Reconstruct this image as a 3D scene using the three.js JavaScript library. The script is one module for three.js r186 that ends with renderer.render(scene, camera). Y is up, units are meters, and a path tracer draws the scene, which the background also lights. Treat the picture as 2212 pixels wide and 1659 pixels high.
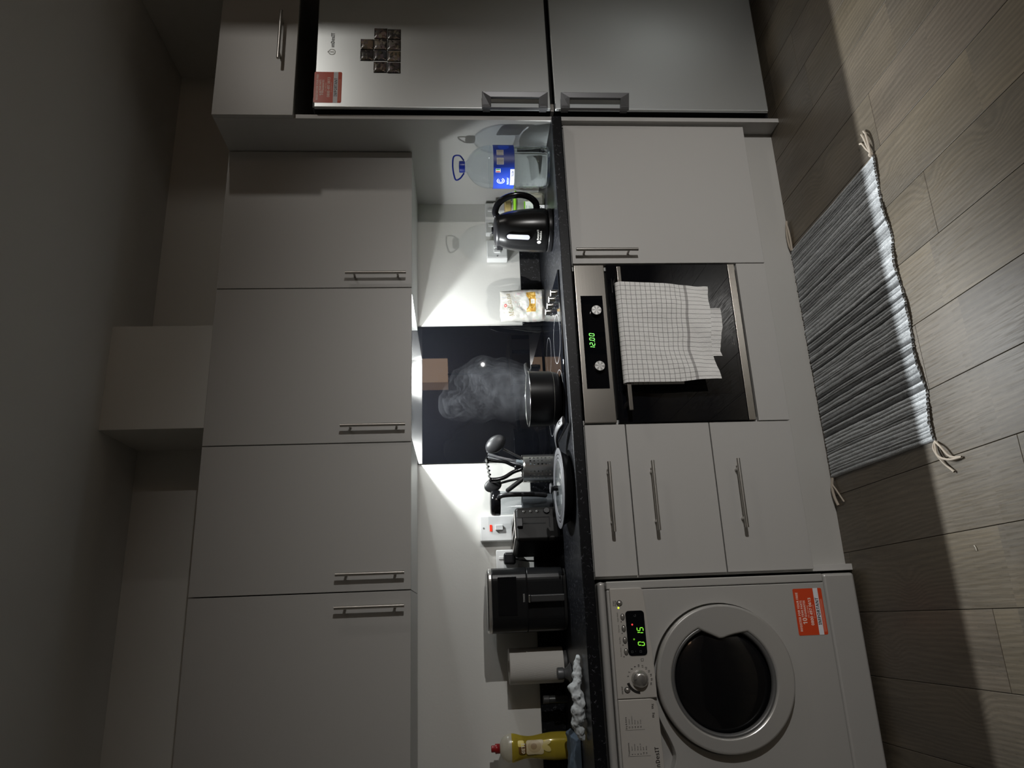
import * as THREE from 'three';
import { RoundedBoxGeometry } from 'three/addons/geometries/RoundedBoxGeometry.js';
import { mergeGeometries } from 'three/addons/utils/BufferGeometryUtils.js';
import { MarchingCubes } from 'three/addons/objects/MarchingCubes.js';
import { Brush, Evaluator, SUBTRACTION } from 'three-bvh-csg';
import { RectAreaLightUniformsLib } from 'three/addons/lights/RectAreaLightUniformsLib.js';
RectAreaLightUniformsLib.init();

// ---------------------------------------------------------------- camera (the phone was held sideways: its "up" is the room's right)
const scene = new THREE.Scene();
const camera = new THREE.PerspectiveCamera(2 * Math.atan(829.5 / 1587.09) * 180 / Math.PI, 2212 / 1659, 0.05, 50);
camera.position.set(-1.2185, 1.2745, 2.9507);
camera.up.set(0.95095, -0.01799, 0.30882);
camera.lookAt(-1.2185 + 0.30681, 1.2745 - 0.07279, 2.9507 - 0.94898);
camera.updateMatrixWorld();

const renderer = new THREE.WebGLRenderer({ antialias: true });
renderer.toneMapping = THREE.LinearToneMapping;
renderer.toneMappingExposure = 1.0;
renderer.shadowMap.enabled = true;
scene.background = new THREE.Color(0x000000);

// light levels: two cold hood lamps plus an added beam; shaded floor lamp, pendant and added fill in the room
const HOOD_SPILL = 0.95, HOOD_BEAM = 4.6, FLOOR_LAMP = 2.2, PENDANT = 1.0, ADDED_FILL = 11.5;

// ---------------------------------------------------------------- helpers
let seed = 7;
const rnd = () => { seed = (seed * 1664525 + 1013904223) >>> 0; return seed / 4294967296; };
const rr = (a, b) => a + (b - a) * rnd();
const names = {};
const numbered = (n) => { const k = names[n] = (names[n] ?? -1) + 1; return k ? n + '_' + String(k).padStart(3, '0') : n; };
const V = (x, y, z) => new THREE.Vector3(x, y, z);
function hash3(x, y, z) { let h = Math.imul(x, 374761393) ^ Math.imul(y, 668265263) ^ Math.imul(z, 2147483647 ^ 0x5bd1e995); h = Math.imul(h ^ (h >>> 13), 1274126177); return ((h ^ (h >>> 16)) >>> 0) / 4294967296; }
function noise(x, y, z = 0) {
  const xi = Math.floor(x), yi = Math.floor(y), zi = Math.floor(z), s = (t) => t * t * (3 - 2 * t), u = s(x - xi), v = s(y - yi), w = s(z - zi), l = (a, b, t) => a + (b - a) * t;
  const p = (a, b, c) => hash3(xi + a, yi + b, zi + c);
  return l(l(l(p(0, 0, 0), p(1, 0, 0), u), l(p(0, 1, 0), p(1, 1, 0), u), v), l(l(p(0, 0, 1), p(1, 0, 1), u), l(p(0, 1, 1), p(1, 1, 1), u), v), w);
}
const fbm = (x, y, z = 0, o = 4) => { let a = 0, k = 0.5, t = 0; for (let i = 0; i < o; i++) { a += k * noise(x, y, z); t += k; x *= 2.03; y *= 2.03; z *= 2.03; k *= 0.5; } return a / t; };

function boxUV(g) {   // uv in metres from the dominant normal
  const p = g.attributes.position, n = g.attributes.normal, uv = new Float32Array(p.count * 2);
  for (let i = 0; i < p.count; i++) {
    const ax = Math.abs(n.getX(i)), ay = Math.abs(n.getY(i)), az = Math.abs(n.getZ(i));
    if (ay >= ax && ay >= az) { uv[2 * i] = p.getX(i); uv[2 * i + 1] = p.getZ(i); }
    else if (ax >= az) { uv[2 * i] = p.getZ(i); uv[2 * i + 1] = p.getY(i); }
    else { uv[2 * i] = p.getX(i); uv[2 * i + 1] = p.getY(i); }
  }
  g.setAttribute('uv', new THREE.BufferAttribute(uv, 2));
  return g;
}
// rounded box from corner to corner
function rb(x0, x1, y0, y1, z0, z1, r = 0.0015, s = 1) {
  const w = x1 - x0, h = y1 - y0, d = z1 - z0;
  const g = new RoundedBoxGeometry(w, h, d, s, Math.min(r, w * 0.49, h * 0.49, d * 0.49));
  g.translate((x0 + x1) / 2, (y0 + y1) / 2, (z0 + z1) / 2);
  return boxUV(g);
}
const cyl = (r0, r1, h, n = 32) => new THREE.CylinderGeometry(r1, r0, h, n).translate(0, h / 2, 0);
const lathe = (pts, n = 48) => new THREE.LatheGeometry(pts.map(([r, y]) => new THREE.Vector2(r, y)), n);
const smoothLathe = (pts, n = 48, k = 60) => { const c = new THREE.SplineCurve(pts.map(([r, y]) => new THREE.Vector2(r, y))); return new THREE.LatheGeometry(c.getPoints(k).map((p) => new THREE.Vector2(Math.max(0, p.x), p.y)), n); };
const tube = (pts, r, n = 32, k = 10, closed = false) => new THREE.TubeGeometry(new THREE.CatmullRomCurve3(pts.map((p) => p.isVector3 ? p : V(...p)), closed), n, r, k, closed);
function mg(list) {
  return mergeGeometries(list.map((g) => {
    let h = g.index ? g.toNonIndexed() : g.clone();
    for (const k of Object.keys(h.attributes)) if (!['position', 'normal', 'uv'].includes(k)) h.deleteAttribute(k);
    if (!h.attributes.uv) h.setAttribute('uv', new THREE.BufferAttribute(new Float32Array(h.attributes.position.count * 2), 2));
    h.morphAttributes = {};
    return h;
  }));
}
function mesh(name, geo, mat, parent, label) {
  const m = new THREE.Mesh(Array.isArray(geo) ? mg(geo) : geo, mat);
  m.name = parent === scene ? numbered(name) : name; m.castShadow = m.receiveShadow = true;
  if (label) m.userData.label = label;
  (parent ?? scene).add(m);
  if (!parent) m.name = numbered(name);
  return m;
}
function thing(name, label, category, pos = [0, 0, 0], turn = 0, group) {
  const o = new THREE.Group(); o.name = numbered(name); o.position.set(...pos); o.rotation.y = turn; scene.add(o);
  o.userData = { label, category }; if (group) o.userData.group = group;
  return o;
}
function tag(o, label, category, group) { o.userData = { label, category }; if (group) o.userData.group = group; return o; }
function struct(name, geo, mat, parent) { const m = mesh(name, geo, mat, parent); m.userData.kind = 'structure'; if (!parent) m.name = name; return m; }
function isoGeo(res, min, max, f, polys = 30000) {
  const mc = new MarchingCubes(res, new THREE.MeshStandardMaterial(), false, false, polys);
  mc.isolation = 0;
  const half = res / 2;
  for (let k = 0; k < res; k++) for (let j = 0; j < res; j++) for (let i = 0; i < res; i++) {
    const u = (i - half) / half, v = (j - half) / half, w = (k - half) / half;
    mc.field[k * res * res + j * res + i] = f(min[0] + (u + 1) / 2 * (max[0] - min[0]), min[1] + (v + 1) / 2 * (max[1] - min[1]), min[2] + (w + 1) / 2 * (max[2] - min[2]));
  }
  mc.update();
  const n = mc.count, P = new Float32Array(n * 3), g = new THREE.BufferGeometry();
  for (let i = 0; i < n; i++) for (let c = 0; c < 3; c++) P[3 * i + c] = min[c] + (mc.positionArray[3 * i + c] + 1) / 2 * (max[c] - min[c]);
  g.setAttribute('position', new THREE.BufferAttribute(P, 3));
  const N = new Float32Array(n * 3), e = 0.002;
  for (let i = 0; i < n; i++) {
    const x = P[3 * i], y = P[3 * i + 1], z = P[3 * i + 2], d = V(f(x - e, y, z) - f(x + e, y, z), f(x, y - e, z) - f(x, y + e, z), f(x, y, z - e) - f(x, y, z + e)).normalize();
    d.toArray(N, 3 * i);
  }
  g.setAttribute('normal', new THREE.BufferAttribute(N, 3));
  return g;
}
// canvas and data textures
function canvasTex(w, h, draw, repeat) {
  const c = document.createElement('canvas'); c.width = w; c.height = h;
  draw(c.getContext('2d'), w, h);
  const t = new THREE.CanvasTexture(c); t.colorSpace = THREE.SRGBColorSpace;
  if (repeat) { t.wrapS = t.wrapT = THREE.RepeatWrapping; t.repeat.set(...repeat); }
  return t;
}
function dataTex(w, h, f, srgb, repeat) {
  const d = new Uint8Array(w * h * 4);
  for (let y = 0; y < h; y++) for (let x = 0; x < w; x++) { const c = f(x, y), i = (y * w + x) * 4; if (typeof c === 'number') d[i] = d[i + 1] = d[i + 2] = Math.max(0, Math.min(255, c)); else for (let k = 0; k < 3; k++) d[i + k] = Math.max(0, Math.min(255, c[k])); d[i + 3] = 255; }
  const t = new THREE.DataTexture(d, w, h); t.magFilter = THREE.LinearFilter; t.minFilter = THREE.LinearFilter; if (srgb) t.colorSpace = THREE.SRGBColorSpace;
  t.wrapS = t.wrapT = THREE.RepeatWrapping; if (repeat) t.repeat.set(...repeat); t.needsUpdate = true;
  return t;
}
// a print on a flat surface: plane of w x h metres facing +z, with the print's own alpha
function print(name, w, h, px, draw, parent, x, y, z, opts = {}) {
  const t = canvasTex(Math.round(w * px), Math.round(h * px), draw);
  const m = new THREE.MeshStandardMaterial({ map: t, transparent: opts.opaque ? false : true, roughness: opts.rough ?? 0.5, metalness: 0 });
  const o = mesh(name, new THREE.PlaneGeometry(w, h).translate(x, y, z), m, parent, opts.label);
  o.castShadow = false;
  return o;
}
const std = (c, rough = 0.5, metal = 0, extra = {}) => new THREE.MeshStandardMaterial({ color: c, roughness: rough, metalness: metal, ...extra });
const phys = (c, rough, metal, extra) => new THREE.MeshPhysicalMaterial({ color: c, roughness: rough, metalness: metal, ...extra });
const lin = (r, g, b) => new THREE.Color().setRGB(r, g, b);

// ---------------------------------------------------------------- materials
const wallNoise = dataTex(256, 256, (x, y) => 128 + 90 * (fbm(x / 5, y / 5, 1, 3) - 0.5) + 40 * (hash3(x, y, 3) - 0.5), false, [3, 3]);
const M = {
  wall: std(lin(0.70, 0.69, 0.655), 0.85, 0, { bumpMap: wallNoise, bumpScale: 0.0004 }),
  ceiling: std(lin(0.72, 0.715, 0.69), 0.9, 0, { bumpMap: wallNoise, bumpScale: 0.0003 }),
  cabinet: std(lin(0.49, 0.48, 0.462), 0.42),
  carcass: std(lin(0.60, 0.60, 0.585), 0.45),
  edge: std(lin(0.55, 0.54, 0.52), 0.5),
  plinth: std(lin(0.50, 0.49, 0.465), 0.45),
  steel: std(lin(0.62, 0.60, 0.57), 0.3, 1),
  handle: std(lin(0.55, 0.53, 0.5), 0.33, 1),
  chrome: std(lin(0.75, 0.75, 0.74), 0.12, 1),
  glassBlack: phys(lin(0.004, 0.0045, 0.006), 0.008, 0, { clearcoat: 0 }),
  black: phys(lin(0.008, 0.008, 0.009), 0.35, 0, { specularIntensity: 0.55 }),
  blackGloss: phys(lin(0.005, 0.005, 0.006), 0.12, 0, { specularIntensity: 0.8 }),
  blackMatt: phys(lin(0.009, 0.009, 0.009), 0.6, 0, { specularIntensity: 0.4 }),
  darkGrey: std(lin(0.05, 0.05, 0.05), 0.5),
  grey: std(lin(0.2, 0.2, 0.2), 0.5),
  whitePlastic: std(lin(0.78, 0.78, 0.77), 0.35),
  silverPaint: std(lin(0.56, 0.55, 0.53), 0.34, 0.35),
};
// brushed steel of the fridge doors
const brushed = dataTex(512, 64, (x, y) => 128 + 60 * (noise(x / 220, y * 0.9, 4) - 0.5) + 80 * (noise(x / 60, y * 1.7, 9) - 0.5), false, [1.6, 12]);
M.fridge = std(lin(0.70, 0.73, 0.735), 0.42, 1, { bumpMap: brushed, bumpScale: 0.00004 });
M.ovenSteel = std(lin(0.36, 0.34, 0.31), 0.24, 1, { bumpMap: brushed, bumpScale: 0.00003 });
// black granite-effect laminate: flakes in the surface
const graniteTex = canvasTex(1024, 1024, (c, w, h) => {
  c.fillStyle = '#101114'; c.fillRect(0, 0, w, h);
  for (let i = 0; i < 9000; i++) { const k = rr(12, 26); c.fillStyle = `rgb(${k},${k},${k + 4})`; c.fillRect(rnd() * w, rnd() * h, rr(1, 5), rr(1, 4)); }
  for (let i = 0; i < 300; i++) { const k = rr(70, 135); c.strokeStyle = `rgba(${k},${k},${k + 6},${rr(0.3, 0.8)})`; c.lineWidth = rr(1.5, 3.5); const x = rnd() * w, y = rnd() * h, a = rnd() * 6.3, l = rr(4, 10); c.beginPath(); c.moveTo(x, y); c.quadraticCurveTo(x + l * Math.cos(a), y + l * Math.sin(a), x + l * 1.4 * Math.cos(a + 1.2), y + l * 1.4 * Math.sin(a + 1.2)); c.stroke(); }
  for (let i = 0; i < 1300; i++) { const k = rr(55, 125); c.strokeStyle = `rgba(${k},${k},${k + 6},${rr(0.4, 0.9)})`; c.lineWidth = rr(1, 3.2); const x = rnd() * w, y = rnd() * h, a = rnd() * 6.3, l = rr(3, 14); c.beginPath(); c.moveTo(x, y); c.quadraticCurveTo(x + l * Math.cos(a), y + l * Math.sin(a), x + l * 1.4 * Math.cos(a + 0.9), y + l * 1.4 * Math.sin(a + 0.9)); c.stroke(); }
}, [1 / 0.6, 1 / 0.6]);
M.granite = phys(0xffffff, 0.36, 0, { map: graniteTex, specularIntensity: 0.4 });

// ---------------------------------------------------------------- the room
const CEIL = 2.553, X0 = -3.2, X1 = 3.4, Z1 = 5.6;
// oak-look planks, each a piece of its own
const woodTex = [];
for (let v = 0; v < 5; v++) {
  const W = 192, H = 1024, kn = [[rr(0.2, 0.8), rr(0.1, 0.9)], [rr(0.2, 0.8), rr(0.1, 0.9)]];
  woodTex.push(dataTex(W, H, (x, y) => {
    let u = x / W, t = y / H, wob = 0;
    for (const [a, b] of kn) { const dx = (u - a) * 1.0, dy = (t - b) * 6.5, d = Math.sqrt(dx * dx + dy * dy); wob += 0.35 * Math.exp(-d * d * 14); }
    const warp = u + 0.35 * (fbm(u * 1.5 + v * 9, t * 2.5, 2, 3) - 0.5) + wob * 0.6;
    const ring = Math.sin((warp * 13 + 2.2 * fbm(u * 2, t * 3 + v * 5, 7, 2)) * 6.283);
    const fine = noise(x * 0.9, y * 0.035 + v * 37, 3), pore = noise(x * 1.3, y * 0.09 + v * 11, 8), big = fbm(u * 2 + v * 3, t * 4, 5, 3);
    let k = 0.96 + 0.10 * (fine - 0.5) + 0.055 * ring * (0.4 + fine) + 0.26 * (big - 0.5) - (pore > 0.80 ? 0.16 * (pore - 0.80) / 0.2 : 0) - 0.35 * wob * wob;
    const warm = 0.5 + 0.9 * (fbm(u * 1.3 + v, t * 3 + v, 11, 2) - 0.5);
    return [k * (139 + 8 * warm), k * (130 + 4 * warm), k * (118 - 5 * warm)];
  }, true, [1 / 0.19, 1 / 1.28]));
}
const woodRough = dataTex(128, 512, (x, y) => 105 + 60 * (noise(x * 0.8, y * 0.06, 2) - 0.5), false, [1 / 0.19, 1 / 1.28]);
const woodMats = [];
for (let v = 0; v < 10; v++) {
  const t = woodTex[v % 5].clone(); t.offset.set(0, rnd()); t.needsUpdate = true;
  const k = rr(0.46, 0.51);
  woodMats.push(std(lin(k, k * rr(0.985, 1.0), k * rr(0.96, 1.01)), 1, 0, { map: t, roughnessMap: woodRough }));
}
const floor = struct('floor', rb(X0, X1, -0.12, -0.009, -0.15, Z1, 0.001), std(lin(0.03, 0.028, 0.025), 0.9));
const endAt = { '-286': 1.30, '-1426': 1.175, '94': 1.15, '-666': 1.125, '-1046': 1.39, '-476': 0.62, '-856': 0.30, '-1236': 0.55, '-96': 0.78, '284': 0.5 };
for (let k = -16; k < 20; k++) {
  const xa = -0.286 + 0.19 * k, xb = xa + 0.19; if (xb < X0 + 0.01 || xa > X1 - 0.01) continue;
  const key = String(Math.round(xa * 1000)); let z = (endAt[key] ?? rr(0.1, 1.2)); while (z > 0) z -= 1.28;
  for (; z < Z1; z += 1.28) {
    const a = Math.max(0.001, z), b = Math.min(Z1 - 0.001, z + 1.28); if (b - a < 0.02) continue;
    const xl = Math.max(X0 + 0.001, xa), xr = Math.min(X1 - 0.001, xb);
    const m = mesh('plank', rb(xl + 0.0007, xr - 0.0007, -0.009, 0, a + 0.0007, b - 0.0007, 0.0011), woodMats[Math.floor(rnd() * 10)], floor);
    const uv = m.geometry.attributes.uv; for (let i = 0; i < uv.count; i++) uv.setX(i, uv.getX(i) - xa);
  }
}
struct('wall_back', rb(X0, X1, 0, CEIL, -0.15, 0, 0.001), M.wall);
struct('wall_left', rb(X0 - 0.15, X0, -0.12, CEIL + 0.15, -0.15, Z1 + 0.15, 0.001), M.wall);
struct('wall_right', rb(X1, X1 + 0.15, -0.12, CEIL + 0.15, -0.15, Z1 + 0.15, 0.001), M.wall);
struct('wall_rear', rb(X0, X1, 0, CEIL, Z1, Z1 + 0.15, 0.001), M.wall);
struct('wall_nib', rb(1.286, 1.40, 0, CEIL, 0, 1.12, 0.001), M.wall);   // short wall beside the fridge, shading its far side
struct('ceiling', rb(X0, X1, CEIL, CEIL + 0.15, -0.15, Z1 + 0.15, 0.001), M.ceiling);
struct('trim_1', rb(-0.516, -0.119, 2.164, CEIL, 0, 0.33, 0.001), M.wall);   // boxed-in hood duct

// ---------------------------------------------------------------- kitchen units
const W = 0.903, YB = 1.4445, YT = 2.166, ZU = 0.395, ZL = 0.578, XP = 0.604;
function barHandle(len) {   // along y, standing off +z
  return mg([new THREE.CylinderGeometry(0.006, 0.006, len, 16).translate(0, 0, 0.034), ...[-1, 1].map((s) => new THREE.CylinderGeometry(0.0045, 0.0045, 0.034, 12).rotateX(Math.PI / 2).translate(0, s * (len / 2 - 0.032), 0.017))]);
}
function handleOn(parent, x, y, z, len = 0.226, horizontal = false) {
  const g = barHandle(len); if (horizontal) g.rotateZ(Math.PI / 2);
  return mesh('handle', g.translate(x, y, z), M.handle, parent, 'brushed steel bar handle');
}
function wallCabinet(x0, x1, hx, label, open) {
  const t = thing('wall_cabinet', label, 'cabinet', [0, 0, 0], 0, 'wall cabinets');
  const a = x0 + 0.001, b = x1 - 0.001, zb = ZU - 0.020;
  if (!open) mesh('carcass', rb(a, b, YB, YT, 0.008, zb, 0.001), M.carcass, t);
  else {
    mesh('side_panel', rb(b - 0.018, b, YB, YT, 0.008, zb, 0.001), M.carcass, t);
    mesh('side_panel', rb(a, a + 0.018, YB, YT, 0.008, zb, 0.001), M.carcass, t);
    mesh('top_panel', rb(a + 0.018, b - 0.018, YT - 0.018, YT, 0, zb, 0.001), M.carcass, t);
  }
  const d = mesh('door', rb(x0 + 0.0018, x1 - 0.0018, YB, YT, zb + 0.002, ZU, 0.0012, 2), M.cabinet, t);
  handleOn(d, hx, 1.577, ZU);
  return t;
}
wallCabinet(0, XP - 0.002, 0.047, 'grey wall cabinet above kettle, beside the tall fridge panel');
wallCabinet(-0.6, 0, -0.544, 'grey wall cabinet over the hob, hiding the cooker hood', true);
wallCabinet(-1.106, -0.6, -1.051, 'grey wall cabinet above the utensil pot and toaster');
wallCabinet(-1.706, -1.106, -1.156, 'grey wall cabinet above the paper towel roll');

// cooker hood inside the middle cabinet, with its two lamps
const hood = thing('cooker_hood', 'built-in cooker hood with two lamps inside the cabinet above the hob', 'cooker hood');
mesh('hood_body', rb(-0.579, -0.021, 1.545, 1.70, 0.012, 0.368, 0.004), M.steel, hood);
mesh('grease_filter', rb(-0.42, -0.18, 1.541, 1.545, 0.05, 0.25, 0.001), M.grey, hood);
for (const [lx, spill, beam] of [[-0.13, 0.92, 1.95], [-0.47, 1.45, 0.52]]) {
  mesh('lamp_ring', new THREE.TorusGeometry(0.026, 0.004, 8, 32).rotateX(Math.PI / 2).translate(lx, 1.544, 0.314), M.steel, hood);
  mesh('lamp', new THREE.CylinderGeometry(0.022, 0.022, 0.006, 32).translate(lx, 1.541, 0.314), std(0x222222, 0.4, 0, { emissive: lin(0.93, 0.98, 1.0), emissiveIntensity: 6 }), hood, 'lit lamp');
  // wide light spills all round; a second forward beam is added for the floor
  const s = new THREE.SpotLight(lin(0.94, 0.99, 1.0), HOOD_SPILL * spill, 0, 1.52, 0.15, 2);
  const b = new THREE.SpotLight(lin(0.96, 0.99, 1.0), HOOD_BEAM * beam, 0, 1.05, 1, 2);
  b.position.set(lx, 1.528, 0.314); b.target.position.set(lx + Math.sign(lx + 0.3) * 0.30, 0, 1.45); b.castShadow = true; b.shadow.radius = 0.55; b.shadow.mapSize.set(1024, 1024); b.shadow.bias = -0.0005;
  scene.add(b, b.target);
  s.position.set(lx, 1.528, 0.314); s.target.position.set(lx, 0, 0.314); s.castShadow = true; s.shadow.radius = 0.55; s.shadow.mapSize.set(1024, 1024); s.shadow.bias = -0.0005;
  scene.add(s, s.target);
}

// tall fridge housing
const tallPanel = tag(mesh('tall_panel', rb(XP, XP + 0.018, 0, YT, 0.0, 0.595, 0.001), M.cabinet), 'tall grey end panel between worktop and fridge', 'panel');
tag(mesh('tall_panel', rb(1.262, 1.280, 0, YT, 0.0, 0.595, 0.001), M.cabinet), 'tall grey end panel on the far side of the fridge', 'panel');
const over = thing('fridge_top_cabinet', 'grey cabinet with horizontal handle above the fridge', 'cabinet');
mesh('carcass', rb(0.623, 1.261, 1.885, YT, 0.0, 0.594, 0.001), M.carcass, over);
const overDoor = mesh('door', rb(XP - 0.001, 1.279, 1.871, YT, 0.597, 0.615, 0.0012, 2), M.cabinet, over);
handleOn(overDoor, 0.945, 1.93, 0.615, 0.226, true);

// base units
function baseDoor(name, x0, x1, y0, y1, parent) { return mesh(name, rb(x0 + 0.0018, x1 - 0.0018, y0, y1, ZL - 0.018, ZL, 0.0012, 2), M.cabinet, parent); }
const base1 = thing('base_cabinet', 'grey base cabinet with one door beside the tall fridge panel', 'cabinet');
mesh('carcass', rb(0.002, 0.594, 0.14, 0.864, 0.02, ZL - 0.02, 0.001), M.carcass, base1);
handleOn(baseDoor('door', 0, 0.596, 0.141, 0.854, base1), 0.041, 0.731, ZL);
mesh('filler_strip', rb(0.5945, XP - 0.0005, 0.14, 0.864, 0.30, ZL - 0.012, 0.0008), M.cabinet, base1);
const ovenUnit = thing('oven_cabinet', 'grey oven housing with a plain panel under the oven', 'cabinet');
mesh('carcass', [rb(-0.019, -0.002, 0.14, 0.864, 0.02, ZL - 0.02, 0.001), rb(-0.598, -0.581, 0.14, 0.864, 0.02, ZL - 0.02, 0.001), rb(-0.581, -0.019, 0.14, 0.158, 0.02, ZL - 0.02, 0.001)], M.carcass, ovenUnit);
baseDoor('front_panel', -0.6, 0, 0.141, 0.250, ovenUnit);
const drawers = thing('drawer_unit', 'grey drawer unit with three drawers between oven and washing machine', 'drawer unit');
mesh('carcass', rb(-1.081, -0.602, 0.14, 0.864, 0.02, ZL - 0.02, 0.001), M.carcass, drawers);
for (const [y0, y1, hy] of [[0.717, 0.854, 0.788], [0.428, 0.713, 0.643], [0.141, 0.424, 0.355]]) handleOn(baseDoor('drawer', -1.0985, -0.6, y0, y1, drawers), -0.848, hy, ZL, 0.226, true);
tag(mesh('end_panel', rb(-1.103, -1.083, 0, 0.864, 0.02, 0.556, 0.0008), M.edge), 'narrow grey end panel between drawers and washing machine', 'panel');
tag(mesh('plinth', rb(-1.082, XP - 0.001, 0, 0.138, 0.498, 0.516, 0.001), M.plinth), 'grey plinth board under the base units', 'plinth');

// worktop
{
  const s = new THREE.Shape(), x0 = -2.3, x1 = XP - 0.001, z0 = 0.001, z1 = 0.622;
  s.moveTo(x0, -z0); s.lineTo(x1, -z0); s.lineTo(x1, -z1); s.lineTo(x0, -z1); s.closePath();
  const g = new THREE.ExtrudeGeometry(s, { depth: 0.028, bevelEnabled: true, bevelThickness: 0.005, bevelSize: 0.004, bevelOffset: -0.004, bevelSegments: 3 });
  g.rotateX(-Math.PI / 2); g.translate(0, W - 0.033, 0);
  tag(mesh('worktop', boxUV(g), M.granite), 'black speckled granite-effect worktop running under the wall cabinets', 'worktop');
}
tag(mesh('upstand', rb(0.002, XP - 0.001, W + 0.0005, 0.992, 0.0005, 0.018, 0.001), M.granite), 'black speckled upstand strip behind the kettle', 'upstand');
tag(mesh('upstand', rb(-2.3, -0.602, W + 0.0005, 0.992, 0.0005, 0.018, 0.001), M.granite), 'black speckled upstand strip behind toaster and air fryer', 'upstand');
tag(mesh('splashback', rb(-0.6, -0.0, W + 0.0005, 1.545, 0.0005, 0.0065, 0.0008), M.glassBlack), 'glossy black glass splashback behind the hob', 'splashback');

// ---------------------------------------------------------------- fridge
const sans = (px, w = '') => `${w} ${px}px sans-serif`;
function warrantySticker(c, w, h, band) {   // orange sticker with a white IMPORTANT band
  c.fillStyle = '#d8481f'; c.beginPath(); c.roundRect(0, 0, w, h, h * 0.05); c.fill();
  c.fillStyle = '#e9e9ee'; c.fillRect(0, h * 0.70, w, h * 0.165);
  c.textAlign = 'center'; c.textBaseline = 'middle'; c.fillStyle = '#fbe3d8';
  const t = (s, x, y, px, weight, maxw) => { c.font = sans(h * px, weight); c.fillText(s, w * x, h * y, maxw ? w * maxw : undefined); };
  t('REGISTER FOR YOUR FREE', 0.5, 0.12, 0.105, 'bold', 0.84);
  t('10', 0.30, 0.28, 0.20, 'bold'); c.textAlign = 'left'; t('YEAR PARTS', 0.385, 0.225, 0.10, 'bold', 0.36); t('GUARANTEE', 0.385, 0.33, 0.10, 'bold', 0.36);
  c.textAlign = 'center'; t('CALL FREE NOW', 0.5, 0.43, 0.055, '', 0.4);
  t('0800 497 0613', 0.5, 0.53, 0.135, 'bold', 0.66); t('ALL YOU NEED TO DO', 0.5, 0.63, 0.045, '', 0.4);
  c.fillStyle = '#1a1a20'; t('IMPORTANT', 0.5, 0.785, 0.15, 'bold', 0.60);
  c.fillStyle = '#eeb6a0'; for (let i = 0; i < 3; i++) c.fillRect(w * 0.06, h * (0.89 + i * 0.03), w * 0.7, h * 0.009);
}
const FR = thing('fridge_freezer', 'tall brushed silver fridge freezer with two doors', 'fridge', [0.945, 0, 0]);
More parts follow.
